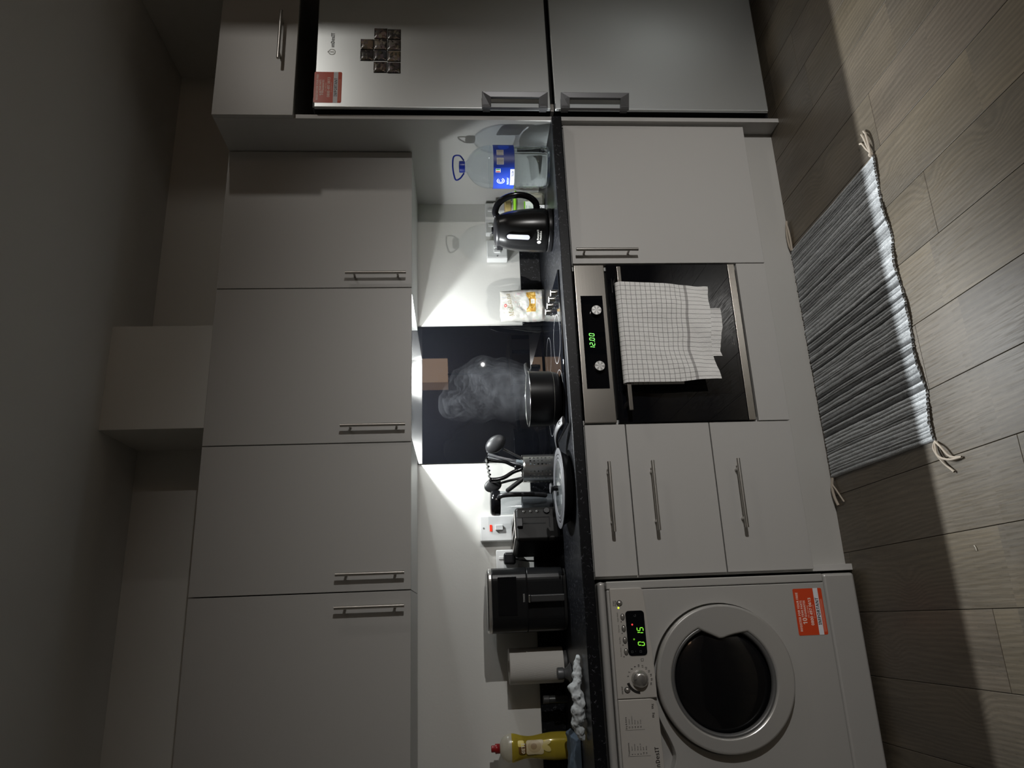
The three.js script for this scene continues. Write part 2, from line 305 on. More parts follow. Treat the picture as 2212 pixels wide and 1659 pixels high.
{
  const x0 = -0.309, x1 = 0.296;
  mesh('body', rb(x0 + 0.004, x1 - 0.004, 0.045, 1.795, 0.04, 0.552, 0.006), M.blackMatt, FR);
  mesh('foot_grille', rb(x0 + 0.02, x1 - 0.02, 0.008, 0.045, 0.1, 0.53, 0.003), M.black, FR);
  for (const s of [x0 + 0.06, x1 - 0.06]) mesh('foot', cyl(0.02, 0.018, 0.012, 16).translate(s, 0, 0.5), M.black, FR);
  const frontSide = (y0, y1, name) => {
    const d = mesh(name, rb(x0, x1, y0, y1, 0.605, 0.620, 0.004, 3), M.fridge, FR);
    mesh('door_liner', rb(x0 + 0.002, x1 - 0.002, y0 + 0.001, y1 - 0.001, 0.565, 0.6055, 0.002), M.blackMatt, d, 'black door side');
    mesh('gasket', rb(x0 + 0.012, x1 - 0.012, y0 + 0.01, y1 - 0.01, 0.552, 0.565, 0.002), M.darkGrey, d, 'grey rubber seal');
    return d;
  };
  const du = frontSide(0.903, 1.795, 'fridge_door'), dl = frontSide(0.046, 0.886, 'freezer_door');
  mesh('hinge', rb(x0 + 0.006, x0 + 0.04, 0.887, 0.902, 0.56, 0.60, 0.002), M.steel, FR);
  mesh('top_cap', rb(x0 + 0.004, x0 + 0.05, 1.795, 1.802, 0.555, 0.61, 0.002), M.darkGrey, FR);
  const hmat = std(lin(0.13, 0.13, 0.135), 0.38, 0.6);
  const grip = (y0, y1, d) => {   // flat D-shaped grip standing off the door's left edge
    const s = new THREE.Shape(), X = x0 - 0.006, w = 0.056, a = 0.034;
    s.moveTo(X, y0); s.lineTo(X + w, y0); s.lineTo(X + w, y1); s.lineTo(X, y1); s.closePath();
    const h = new THREE.Path(), hx = X + w - 0.022; h.moveTo(X - 0.001 + 0.004, y0 + a); h.lineTo(X + 0.003, y1 - a); h.lineTo(hx, y1 - a); h.lineTo(hx, y0 + a); h.closePath(); s.holes.push(h);
    const g = new THREE.ExtrudeGeometry(s, { depth: 0.008, bevelEnabled: true, bevelThickness: 0.002, bevelSize: 0.0015, bevelOffset: -0.0015, bevelSegments: 2 });
    g.translate(0, 0, 0.646);
    const p = g.attributes.position; for (let i = 0; i < p.count; i++) { const k = (p.getX(i) - X) / w; p.setZ(i, p.getZ(i) - 0.024 * Math.pow(1 - k, 1.6)); }
    g.computeVertexNormals();
    const posts = [y0 + a * 0.5, y1 - a * 0.5].map((y) => rb(X + 0.004, X + 0.026, y - a * 0.42, y + a * 0.42, 0.6, 0.637, 0.002));
    mesh('handle', mg([boxUV(g), ...posts]), hmat, d, 'dark grey D-shaped grip');
  };
  grip(0.916, 1.166, du); grip(0.603, 0.866, dl);
  print('badge', 0.13, 0.034, 3000, (c, w, h) => {
    c.strokeStyle = '#f2f6f4'; c.lineWidth = h * 0.11; c.beginPath(); c.arc(h * 0.5, h * 0.5, h * 0.36, 0, 7); c.stroke();
    c.fillStyle = '#f2f6f4'; c.fillRect(h * 0.43, h * 0.30, h * 0.14, h * 0.42); c.fillRect(h * 0.43, h * 0.0, h * 0.14, h * 0.1);
    c.fillStyle = '#3a3d3f'; c.font = sans(h * 0.56, 'bold'); c.textBaseline = 'middle'; c.fillText('ınDesIT', h * 1.12, h * 0.54);
  }, FR, -0.007, 1.736, 0.6206, { label: 'white ring emblem and dark maker name' });
  print('warranty_sticker', 0.14, 0.103, 5000, (c, w, h) => warrantySticker(c, w, h), FR, -0.2195, 1.746, 0.6207, { label: 'orange warranty sticker with white IMPORTANT band', rough: 0.3 });
}
// photo magnets: curved glossy tiles with small dark prints
{
  const prints = ['#7a6a58', '#3f3a3c', '#5e4a44', '#8c8375', '#46484e', '#6a5a50', '#33302f', '#75706a'];
  const ROW = [[1.603, [0.927, 0.875]], [1.5515, [0.980, 0.928, 0.876, 0.820]], [1.4995, [0.977, 0.925, 0.872, 0.818]]];
  const desc = [['upper row of two, on the hinge side', 'upper row of two, on the sticker side'], ['middle row, first from the hinge side', 'middle row, second from the hinge side', 'middle row, third from the hinge side', 'middle row, at the sticker end'], ['lowest row, first from the hinge side', 'lowest row, second from the hinge side', 'lowest row, third from the hinge side', 'lowest row, at the sticker end']];
  let n = 0;
  ROW.forEach(([y, xs], r) => xs.forEach((x, c) => {
    const base = prints[n % 8], k = n++;
    const tex = canvasTex(128, 128, (g, w, h) => {
      g.fillStyle = base; g.fillRect(0, 0, w, h);
      for (let i = 0; i < 26; i++) { const q = rr(20, 150); g.fillStyle = `rgba(${q},${q * rr(0.85, 1)},${q * rr(0.75, 1)},.75)`; g.beginPath(); g.ellipse(rnd() * w, rnd() * h, rr(4, 26), rr(4, 30), rnd() * 3, 0, 7); g.fill(); }
      g.fillStyle = 'rgba(20,18,18,.8)'; g.fillRect(0, 0, w, 5); g.fillRect(0, h - 5, w, 5);
    });
    const t = thing('photo_magnet', `glossy square photo magnet on the fridge door, ${desc[r][c]}`, 'magnet', [x, y, 0.6205], 0, 'photo magnets on the fridge');
    mesh('backing', rb(-0.0245, 0.0245, -0.0250, 0.0250, 0, 0.0022, 0.001), M.black, t);
    const g = new THREE.PlaneGeometry(0.048, 0.049, 14, 14), p = g.attributes.position;
    for (let i = 0; i < p.count; i++) { const a = p.getX(i) / 0.024, b = p.getY(i) / 0.0245; p.setZ(i, 0.0023 + 0.0042 * (1 - a * a * a * a) * (1 - b * b * b * b)); }
    g.computeVertexNormals();
    mesh('photo', g, phys(0xffffff, 0.25, 0, { map: tex, clearcoat: 1, clearcoatRoughness: 0.03 }), t, 'domed glossy photo');
  }));
}

// ---------------------------------------------------------------- oven
const oven = thing('oven', 'built-in black glass oven with steel control panel', 'oven');
const SEG = { 0: 'abcdef', 1: 'bc', 2: 'abged', 5: 'afgcd' };
function digit(ch, h, cx, cy, z) {   // seven-segment figure, leaning a little
  const w = h * 0.5, t = h * 0.12, o = { a: [0, h / 2, 1], g: [0, 0, 1], d: [0, -h / 2, 1], f: [-w / 2, h / 4, 0], b: [w / 2, h / 4, 0], e: [-w / 2, -h / 4, 0], c: [w / 2, -h / 4, 0] };
  return [...SEG[ch]].map((k) => { const [x, y, hor] = o[k]; const g = new THREE.BoxGeometry(hor ? w - t * 0.7 : t, hor ? t : h / 2 - t * 0.7, 0.0008); g.translate(x + 0.12 * y, y, 0); return g.translate(cx, cy, z); });
}
const glowGreen = std(0x000000, 0.5, 0, { emissive: lin(0.25, 1.0, 0.16), emissiveIntensity: 1.6 });
const glowLime = std(0x000000, 0.5, 0, { emissive: lin(0.30, 1.0, 0.06), emissiveIntensity: 0.9 });
{
  mesh('cavity', rb(-0.578, -0.022, 0.262, 0.85, 0.03, 0.555, 0.003), M.blackMatt, oven);
  const panel = mesh('control_panel', rb(-0.596, -0.004, 0.742, 0.853, 0.556, 0.579, 0.003, 2), M.ovenSteel, oven, 'brushed steel control panel');
  mesh('display_window', rb(-0.474, -0.127, 0.757, 0.836, 0.5785, 0.5805, 0.0006), M.glassBlack, panel, 'black display window');
  const spun = (n) => { const t = canvasTex(256, 256, (c, w, h) => { for (let i = 0; i < 360; i++) { const k = 150 + 75 * Math.pow(Math.abs(Math.cos(i * Math.PI / 180 * 3 + n)), 2); c.fillStyle = `rgb(${k},${k},${k})`; c.beginPath(); c.moveTo(w / 2, h / 2); c.arc(w / 2, h / 2, w, i * Math.PI / 180, (i + 1.6) * Math.PI / 180); c.fill(); } }); return t; };  // sheen of turned metal painted into the map as light and dark wedges
  for (const [x, y] of [[-0.189, 0.785], [-0.397, 0.789]]) {
    const k = mesh('dial', [cyl(0.0185, 0.0175, 0.016, 40).rotateX(Math.PI / 2).translate(x, y, 0.5805)], M.chrome, oven, 'spun metal dial');
    const face = new THREE.CircleGeometry(0.0172, 40).translate(x, y, 0.5968);
    mesh('dial_face', face, std(lin(0.75, 0.74, 0.72), 0.3, 1, { map: spun(x) }), k);
  }
  [['1', -0.326], ['2', -0.3115], ['0', -0.293], ['0', -0.2765]].forEach(([c, x]) => mesh('clock_figure', digit(c, 0.017, x, 0.806, 0.5810), glowGreen, panel, 'green clock figure ' + c));
  mesh('clock_point', new THREE.BoxGeometry(0.0022, 0.0022, 0.0008).translate(-0.303, 0.798, 0.581), glowGreen, panel);
  const door = mesh('door', rb(-0.596, -0.004, 0.285, 0.735, 0.557, 0.579, 0.002, 2), M.glassBlack, oven, 'black glass door');
  mesh('window', rb(-0.50, -0.10, 0.33, 0.66, 0.5788, 0.5794, 0.0003), phys(lin(0.0025, 0.0025, 0.003), 0.02, 0, {}), door);
  mesh('handle', [rb(-0.566, -0.036, 0.694, 0.708, 0.616, 0.630, 0.0015), rb(-0.545, -0.527, 0.694, 0.707, 0.578, 0.618, 0.0015), rb(-0.075, -0.057, 0.694, 0.707, 0.578, 0.618, 0.0015)], M.ovenSteel, door, 'flat steel handle bar');
  mesh('bottom_trim', rb(-0.596, -0.004, 0.258, 0.284, 0.556, 0.579, 0.002), M.ovenSteel, oven, 'brushed steel strip');
  print('badge', 0.05, 0.009, 5000, (c, w, h) => { c.strokeStyle = '#8a8a88'; c.lineWidth = h * 0.12; c.beginPath(); c.arc(h * 0.5, h * 0.5, h * 0.36, 0, 7); c.stroke(); c.fillStyle = '#77777a'; c.font = sans(h * 0.62, 'bold'); c.textBaseline = 'middle'; c.fillText('ınDesIT', h * 1.2, h * 0.55); }, oven, -0.297, 0.302, 0.5796, { label: 'small grey maker name' });
}
// tea towel folded over the oven handle
{
  const towelTex = canvasTex(1024, 1024, (c, w, h) => {   // 0.44 m by 0.44 m of cloth
    c.fillStyle = '#f1f0ee'; c.fillRect(0, 0, w, h);
    for (let i = 0; i < 26000; i++) { const k = rr(222, 250); c.fillStyle = `rgba(${k},${k},${k - 3},.5)`; c.fillRect(rnd() * w, rnd() * h, rr(1, 4), 1); }
    const st = w * 0.0173 / 0.44; c.fillStyle = '#5c5a59';
    for (let x = st * 0.6; x < w; x += st) c.fillRect(x, 0, 2.6, h);
    const border = h - w * 0.088 / 0.44;
    for (let y = border - st * 0.8; y > 0; y -= st) c.fillRect(0, y, w, 2.6);
    c.fillStyle = 'rgba(90,88,88,.42)'; c.fillRect(0, border + st * 0.15, w, st * 0.55);
  });
  const crease = dataTex(256, 256, (x, y) => 255 * (0.5 + 0.9 * (fbm(x / 34, y / 34, 2, 4) - 0.5) + 0.25 * (noise(x * 0.7, y * 0.7, 6) - 0.5)), false, [1, 1]);
  const cloth = phys(0xffffff, 0.95, 0, { bumpMap: crease, bumpScale: 0.004, map: towelTex, side: THREE.DoubleSide, sheen: 0.3, sheenColor: lin(0.6, 0.6, 0.6) });
  const tw = thing('tea_towel', 'white tea towel with dark grid lines folded over the oven handle', 'towel');
  // layers: s runs from the back hem over the bar to the front hem
  const layer = (x0, x1, drop, back, lift, ph, name) => {
    const nu = 60, nv = 70, g = new THREE.PlaneGeometry(1, 1, nu, nv), p = g.attributes.position, uv = g.attributes.uv, top = 0.7105, R = 0.0105 + lift;
    const L = back + drop + Math.PI * R;
    for (let i = 0; i < p.count; i++) {
      const a = uv.getX(i), s = (1 - uv.getY(i)) * L;
      let y, z; const cz = 0.623;
      if (s < back) { y = top - 0.006 - (back - s); z = cz - R; }
      else if (s < back + Math.PI * R) { const t = (s - back) / R; y = top - 0.006 + Math.sin(t) * R; z = cz - Math.cos(t) * R; }
      else { const q = s - back - Math.PI * R; y = top - 0.006 - q; z = cz + R; }
      const hang = Math.max(0, (s - back - Math.PI * R) / drop), x = x0 + (x1 - x0) * a;
      const fold = 0.009 * Math.sin(a * 9 + ph + 2.4 * hang) * hang + 0.006 * Math.sin(a * 4.2 + ph * 2) * hang + 0.012 * (fbm(a * 5 + ph, hang * 3.5, 3, 3) - 0.5) * Math.min(1, hang * 3) + 0.014 * hang * (fbm(a * 2.5, hang * 2, ph) - 0.4);
      z += (lift < 0.002 ? fold * 0.35 - 0.002 * hang : fold) + (hang > 0 ? 0.002 + 0.004 * hang : 0) * (lift < 0.002 ? 0 : 1);
      y += 0.006 * Math.sin(a * 5 + ph) * hang - 0.012 * a * 0 + (hang > 0.05 ? 0.022 * (fbm(a * 3 + ph, hang * 1.5, 2) - 0.5) * hang : 0);
      const skew = 0.018 * hang * (0.5 - a) - 0.010 * hang;
      p.setXYZ(i, x + skew + 0.022 * hang * (fbm(a * 2.5, hang * 2.5, 9) - 0.5), y, z);
      uv.setXY(i, (x - x0) / 0.44 + ph * 0.13, 1 - (s / L) * (L / 0.44) + (L / 0.44 - 1));
    }
    g.computeVertexNormals();
    return mesh(name, g, cloth, tw);
  };
  layer(-0.472, -0.100, 0.310, 0.20, 0.004, 0.0, 'cloth_front');
  layer(-0.385, -0.185, 0.345, 0.16, 0.0005, 1.0, 'cloth_inner');
}

// ---------------------------------------------------------------- washing machine
const WM = thing('washing_machine', 'silver front-loading washing machine under the worktop', 'washing machine', [-1.413, 0, 0]);
{
  const L = -0.300, R = 0.300;
  mesh('body', rb(L, R, 0.018, 0.852, 0.03, 0.560, 0.012, 3), M.silverPaint, WM);
  mesh('kick_plate', rb(L, R, 0.022, 0.126, 0.555, 0.599, 0.010, 3), M.silverPaint, WM);
  mesh('top_edge', rb(L, R, 0.828, 0.852, 0.55, 0.592, 0.011, 3), M.silverPaint, WM);
  for (const x of [L + 0.05, R - 0.05]) mesh('foot', cyl(0.02, 0.022, 0.02, 16).translate(x, 0, 0.53), M.black, WM);
  // control fascia with a curved lower edge
  const fx = (X) => X + 1.413;
  const s = new THREE.Shape();
  s.moveTo(fx(-1.135), 0.819); s.lineTo(fx(-1.135), 0.726); s.quadraticCurveTo(fx(-1.136), 0.715, fx(-1.148), 0.714); s.lineTo(fx(-1.366), 0.700);
  s.lineTo(fx(-1.452), 0.700); s.lineTo(fx(-1.452), 0.819); s.closePath();
  const ext = (sh, d, b = 0.002) => new THREE.ExtrudeGeometry(sh, { depth: d, bevelEnabled: true, bevelThickness: b, bevelSize: b, bevelOffset: -b, bevelSegments: 2, curveSegments: 24 });
  const fasciaMat = std(lin(0.52, 0.495, 0.46), 0.36, 0.12);
  const fascia = mesh('control_panel', boxUV(ext(s, 0.010).translate(0, 0, 0.600)), fasciaMat, WM, 'pale silver control panel');
  const d2 = new THREE.Shape();
  d2.moveTo(fx(-1.454), 0.819); d2.lineTo(fx(-1.454), 0.722); d2.quadraticCurveTo(fx(-1.455), 0.711, fx(-1.464), 0.705); d2.lineTo(fx(-1.48), 0.700); d2.lineTo(fx(-1.70), 0.697); d2.lineTo(fx(-1.70), 0.819); d2.closePath();
  const drawer = mesh('detergent_drawer', boxUV(ext(d2, 0.010).translate(0, 0, 0.600)), fasciaMat, WM, 'detergent drawer front');
  // front plate with a round opening for the door and a finger recess under the drawer; a narrow side strip beside a real joint
  const fs = new THREE.Shape(); fs.moveTo(L, 0.128); fs.lineTo(R - 0.0268, 0.128); fs.lineTo(R - 0.0268, 0.826); fs.lineTo(L, 0.826); fs.closePath();
  const dh = new THREE.Path(); dh.absarc(fx(-1.405), 0.487, 0.2150, 0, Math.PI * 2); fs.holes.push(dh);
  const gs = new THREE.Path(); gs.moveTo(fx(-1.475), 0.706); gs.bezierCurveTo(fx(-1.53), 0.696, fx(-1.57), 0.662, fx(-1.61), 0.657); gs.bezierCurveTo(fx(-1.64), 0.657, fx(-1.665), 0.68, fx(-1.700), 0.692); gs.lineTo(fx(-1.700), 0.706); gs.closePath();
  if (gs) fs.holes.push(gs);
  mesh('front', boxUV(new THREE.ExtrudeGeometry(fs, { depth: 0.036, bevelEnabled: true, bevelThickness: 0.002, bevelSize: 0.002, bevelOffset: -0.002, bevelSegments: 2, curveSegments: 72 }).translate(0, 0, 0.562)), M.silverPaint, WM);
  mesh('side_strip', rb(R - 0.0245, R, 0.128, 0.826, 0.562, 0.600, 0.0035, 2), M.silverPaint, WM);
  const seam = std(lin(0.04, 0.04, 0.04), 0.6);
  // display
  const ds = new THREE.Shape(); { const a = fx(-1.333), b = fx(-1.203), y0 = 0.718, y1 = 0.776, r = 0.012; ds.moveTo(a + r, y0); ds.lineTo(b - r, y0); ds.quadraticCurveTo(b, y0, b, y0 + r); ds.lineTo(b, y1 - r); ds.quadraticCurveTo(b, y1, b - r, y1); ds.lineTo(a + r, y1); ds.quadraticCurveTo(a, y1, a, y1 - r); ds.lineTo(a, y0 + r); ds.quadraticCurveTo(a, y0, a + r, y0); }
  const dsp = mesh('display', boxUV(ext(ds, 0.0012, 0.0005).translate(0, 0, 0.6122)), M.glassBlack, fascia, 'black display');
  [['0', -1.2995], ['1', -1.272], ['5', -1.2575]].forEach(([c, x]) => mesh('time_figure', digit(c, 0.0185, fx(x), 0.7345, 0.6142), glowLime, dsp, 'green figure ' + c));
  const dot = (x, y, r, col, k, n, par, z = 0.6141) => mesh(n, new THREE.SphereGeometry(r, 12, 8).scale(1, 1, 0.4).translate(fx(x), y, z), std(0x000000, 0.4, 0, { emissive: col, emissiveIntensity: k }), par);
  print('display_icons', 0.12, 0.05, 4000, (c, w, h) => { c.strokeStyle = '#4c4f50'; c.lineWidth = 4; c.strokeRect(w * 0.03, h * 0.10, 22, 20); c.strokeRect(w * 0.03, h * 0.62, 22, 22); c.beginPath(); c.arc(w * 0.92, h * 0.5, 12, 0, 5); c.stroke(); c.fillStyle = '#3c3f40'; c.fillRect(w * 0.05, h * 0.35, 14, 4); }, dsp, fx(-1.268), 0.747, 0.6141, { label: 'faint grey symbols' });
  dot(-1.2435, 0.7575, 0.0028, lin(1, 0.06, 0.06), 0.9, 'red_light', dsp); dot(-1.286, 0.7555, 0.0026, lin(0.25, 0.8, 0.03), 0.45, 'programme_light', dsp);
  dot(-1.193, 0.7955, 0.0030, lin(0.85, 1.0, 0.05), 1.1, 'start_light', fascia, 0.6122);
  // buttons and programme dial
  const btn = std(lin(0.42, 0.40, 0.38), 0.3, 0.7);
  const round = (x, y, r, n) => { const b = mesh(n, lathe([[0, 0.006], [r * 0.6, 0.0055], [r * 0.95, 0.003], [r, 0]], 28).rotateX(Math.PI / 2).translate(fx(x), y, 0.612), btn, fascia); mesh('rim', new THREE.TorusGeometry(r * 1.08, 0.0011, 8, 28).translate(fx(x), y, 0.6122), seam, b); };
  round(-1.1795, 0.7915, 0.0075, 'start_button'); round(-1.428, 0.7885, 0.0075, 'power_button');
  for (const [x, y] of [[-1.2205, 0.7850], [-1.254, 0.7842], [-1.288, 0.7834], [-1.321, 0.7826]]) {
    const b = mesh('option_button', new THREE.SphereGeometry(0.0078, 20, 12).scale(1.15, 0.72, 0.45).translate(fx(x), y, 0.612), btn, fascia);
    mesh('rim', new THREE.TorusGeometry(0.0084, 0.0009, 8, 24).scale(1.12, 0.72, 1).translate(fx(x), y, 0.6122), seam, b);
  }
  const kn = mesh('programme_dial', lathe([[0, 0.024], [0.012, 0.0232], [0.019, 0.020], [0.0235, 0.013], [0.026, 0.002], [0.026, 0]], 48).rotateX(Math.PI / 2).translate(fx(-1.399), 0.748, 0.611), std(lin(0.5, 0.49, 0.47), 0.25, 0.8), fascia, 'round silver programme dial');
  mesh('pointer', rb(fx(-1.3992) - 0.001, fx(-1.3992) + 0.001, 0.752, 0.768, 0.631, 0.6335, 0.0005), seam, kn);
  // printing on the fascia
  print('fascia_print', 0.31, 0.112, 5200, (c, w, h) => {
    const X = (x) => (x + 1.446) / 0.31 * w, Y = (y) => (0.814 - y) / 0.112 * h, cx = X(-1.399), cy = Y(0.748), k = w / 0.31;
    c.strokeStyle = '#1c1a19'; c.lineWidth = 0.008 * k; c.beginPath(); c.arc(cx, cy, 0.0375 * k, Math.PI * 1.02, Math.PI * 1.42); c.stroke();
    c.fillStyle = '#24211f'; c.textAlign = 'center'; c.textBaseline = 'middle'; c.font = sans(0.0075 * k, 'bold');
    ['6', '7', '8', '9', '10', '11', '12', '13', '14', '15', '16'].forEach((n, i) => { const a = -0.5 + i * 0.33; c.fillText(n, cx + Math.sin(a + 0.75) * 0.037 * k, cy - Math.cos(a + 0.75) * 0.036 * k); });
    c.font = sans(0.0052 * k); c.fillStyle = '#4a4540';
    [['Super Wash', -1.2205], ['Easy Iron', -1.254], ['Easy Dry', -1.288], ['Extra Rinse', -1.321]].forEach(([s2, x]) => { c.fillText(s2, X(x), Y(0.8005 - (-1.22 - x) * 0.02)); c.beginPath(); c.arc(X(x - 0.0135), Y(0.7905), 0.0017 * k, 0, 7); c.fill(); });
    c.font = sans(0.0058 * k, 'bold'); c.fillText('START', X(-1.1795), Y(0.8095)); c.fillText('PAUSE', X(-1.1795), Y(0.8035)); c.fillText('ON/OFF', X(-1.428), Y(0.8035));
    c.lineWidth = 0.0008 * k; c.strokeRect(X(-1.349), Y(0.739), 0.007 * k, 0.007 * k);
  }, fascia, fx(-1.291), 0.758, 0.6124, { label: 'small dark printing' });
  print('drawer_print', 0.24, 0.115, 5200, (c, w, h) => {
    const X = (x) => (x + 1.698) / 0.24 * w, Y = (y) => (0.815 - y) / 0.115 * h, k = w / 0.24;
    c.fillStyle = '#2a2724'; c.textBaseline = 'middle';
    const list = (x, title, rows, n0, y0) => { c.font = sans(0.0062 * k, 'bold'); c.fillText(title, X(x), Y(y0)); rows.forEach((s2, i) => { c.font = sans(0.0055 * k, 'bold'); c.fillText(String(n0 + i), X(x + 0.002), Y(y0 - 0.009 - i * 0.0085)); c.font = sans(0.005 * k); c.fillText(s2, X(x + 0.013), Y(y0 - 0.009 - i * 0.0085)); }); c.lineWidth = 0.0007 * k; c.strokeStyle = '#2a2724'; c.beginPath(); c.moveTo(X(x - 0.002), Y(y0 + 0.004)); c.lineTo(X(x - 0.002), Y(y0 - 0.012 - rows.length * 0.0085)); c.stroke(); };
    list(-1.535, 'Dry & Extra', ['Cotton', 'Synthetics', 'Rinse', 'Spin', 'Drain'], 12, 0.800);
    list(-1.605, 'Treatments', ['Sport', 'Delicate', 'Wool', 'Jeans 30', 'Bed', 'Baby'], 6, 0.798);
    c.fillStyle = '#141312'; c.fillRect(X(-1.698), Y(0.8), 0.058 * k, 0.0085 * k); c.fillStyle = '#2a2724';
    ['Cotton', 'Coloured', 'Mix', 'Synthetic', '20 min'].forEach((s2, i) => { c.font = sans(0.0055 * k); c.fillText(s2, X(-1.68), Y(0.784 - i * 0.0088)); });
    c.font = sans(0.0085 * k, 'bold'); c.fillText('8kg', X(-1.507), Y(0.7175)); c.fillText('6kg', X(-1.483), Y(0.7175));
    c.font = sans(0.0165 * k, 'bold'); c.fillText('ınDesIT', X(-1.645), Y(0.716));
    c.strokeStyle = '#1c1a19'; c.lineWidth = 0.0022 * k; c.beginPath(); c.arc(X(-1.661), Y(0.716), 0.0095 * k, 0, 7); c.stroke(); c.fillRect(X(-1.6623), Y(0.7205), 0.0026 * k, 0.009 * k);
  }, drawer, fx(-1.578), 0.7575, 0.6122, { label: 'programme list and maker name' });
  print('warranty_sticker', 0.14, 0.094, 5600, (c, w, h) => warrantySticker(c, w, h), WM, fx(-1.227), 0.186, 0.6008, { label: 'orange warranty sticker with white IMPORTANT band', rough: 0.4 });
  // porthole door
  const cx = fx(-1.405), cy = 0.487, r1 = 0.2105;
  const ring = new THREE.Shape(); ring.absarc(cx, cy, r1, 0, Math.PI * 2);
  const hole = new THREE.Path(), ix = fx(-1.411), iy = 0.495, r2 = 0.160;
  const aT = Math.atan2(0.562 - iy, fx(-1.256) - ix), aB = Math.atan2(0.394 - iy, fx(-1.262) - ix);
  hole.moveTo(ix + r2 * Math.cos(aT), iy + r2 * Math.sin(aT));
  hole.absarc(ix, iy, r2, aT, aB + Math.PI * 2, false);
  hole.quadraticCurveTo(fx(-1.283), 0.452, fx(-1.292), 0.478); hole.quadraticCurveTo(fx(-1.297), 0.492, fx(-1.290), 0.503); hole.closePath();
  ring.holes.push(hole);
  const rg = new THREE.ExtrudeGeometry(ring, { depth: 0.018, bevelEnabled: true, bevelThickness: 0.008, bevelSize: 0.007, bevelOffset: -0.007, bevelSegments: 5, curveSegments: 72 }).translate(0, 0, 0.606);
  const door = mesh('door', boxUV(rg), std(lin(0.60, 0.59, 0.57), 0.28, 0.5), WM, 'round silver door ring with handle flap');
  mesh('inner_ring', new THREE.TorusGeometry(0.156, 0.008, 16, 96).scale(1, 1, 1.3).translate(ix, iy, 0.617), std(lin(0.16, 0.16, 0.16), 0.35, 0.4), door, 'grey inner ring');
  mesh('glass', lathe([[0, 0.020], [0.05, 0.0185], [0.10, 0.0135], [0.135, 0.006], [0.158, -0.008]], 72).rotateX(Math.PI / 2).translate(ix, iy, 0.606), phys(lin(0.006, 0.006, 0.007), 0.06, 0, {}), door, 'dark domed door glass');
}

// ---------------------------------------------------------------- hob and pans
const HT = W + 0.006;   // top of the hob glass
const hob = thing('hob', 'black glass ceramic hob with four knobs set in the worktop', 'hob');
{
  mesh('glass_top', rb(-0.588, -0.012, W + 0.0002, HT, 0.055, 0.560, 0.002, 2), M.glassBlack, hob, 'black glass');
  const line = std(lin(0.32, 0.32, 0.33), 0.4);
  for (const [x, z, r] of [[-0.235, 0.437, 0.090], [-0.21, 0.19, 0.072], [-0.46, 0.42, 0.105], [-0.45, 0.17, 0.085]]) mesh('zone_ring', new THREE.RingGeometry(r - 0.0009, r + 0.0009, 96).rotateX(-Math.PI / 2).translate(x, HT + 0.0003, z), line, hob);
  for (let i = 0; i < 4; i++) {
    const z = 0.331 + i * 0.0575;
    const k = mesh('knob', lathe([[0, 0.022], [0.011, 0.022], [0.0122, 0.021], [0.0125, 0.004], [0.0145, 0.003], [0.0145, 0]], 32).translate(-0.080, HT, z), M.chrome, hob, 'chrome knob');
    mesh('knob_top', new THREE.CircleGeometry(0.0112, 24).rotateX(-Math.PI / 2).translate(-0.080, HT + 0.0224, z), std(lin(0.8, 0.8, 0.79), 0.45, 0.3), k);
  }
}
const pot = thing('saucepan', 'black saucepan steaming on the hob', 'saucepan', [-0.458, HT, 0.42]);
{
  mesh('body', lathe([[0, 0.004], [0.078, 0.002], [0.088, 0.006], [0.094, 0.016], [0.0985, 0.04], [0.1005, 0.112], [0.1022, 0.114], [0.1005, 0.116], [0.0985, 0.114], [0.096, 0.04], [0.09, 0.018], [0.08, 0.010], [0, 0.009]], 72), std(lin(0.007, 0.007, 0.008), 0.32), pot);
  mesh('rim', new THREE.TorusGeometry(0.1005, 0.0016, 10, 96).rotateX(Math.PI / 2).translate(0, 0.1155, 0), M.chrome, pot, 'bright metal rim');
  mesh('inside', lathe([[0.0968, 0.03], [0.0985, 0.1135]], 72), std(lin(0.30, 0.30, 0.27), 0.5, 0.2), pot, 'pale grey lining');
  mesh('water', new THREE.CircleGeometry(0.0966, 64).rotateX(-Math.PI / 2).translate(0, 0.075, 0), phys(lin(0.30, 0.30, 0.26), 0.12, 0, {}), pot, 'simmering water');
  const hp = (r, y) => [r * 0.75, y, -r * 0.66];
  const h = mesh('handle', [tube([hp(0.098, 0.088), hp(0.12, 0.093), hp(0.16, 0.098), hp(0.21, 0.101), hp(0.25, 0.100)], 0.0098, 24, 12), new THREE.SphereGeometry(0.0098, 12, 8).translate(...hp(0.25, 0.100))], M.blackMatt, pot, 'black handle');
  mesh('ferrule', tube([hp(0.100, 0.0885), hp(0.122, 0.0932)], 0.0108, 4, 12), M.chrome, h, 'metal ferrule');
}
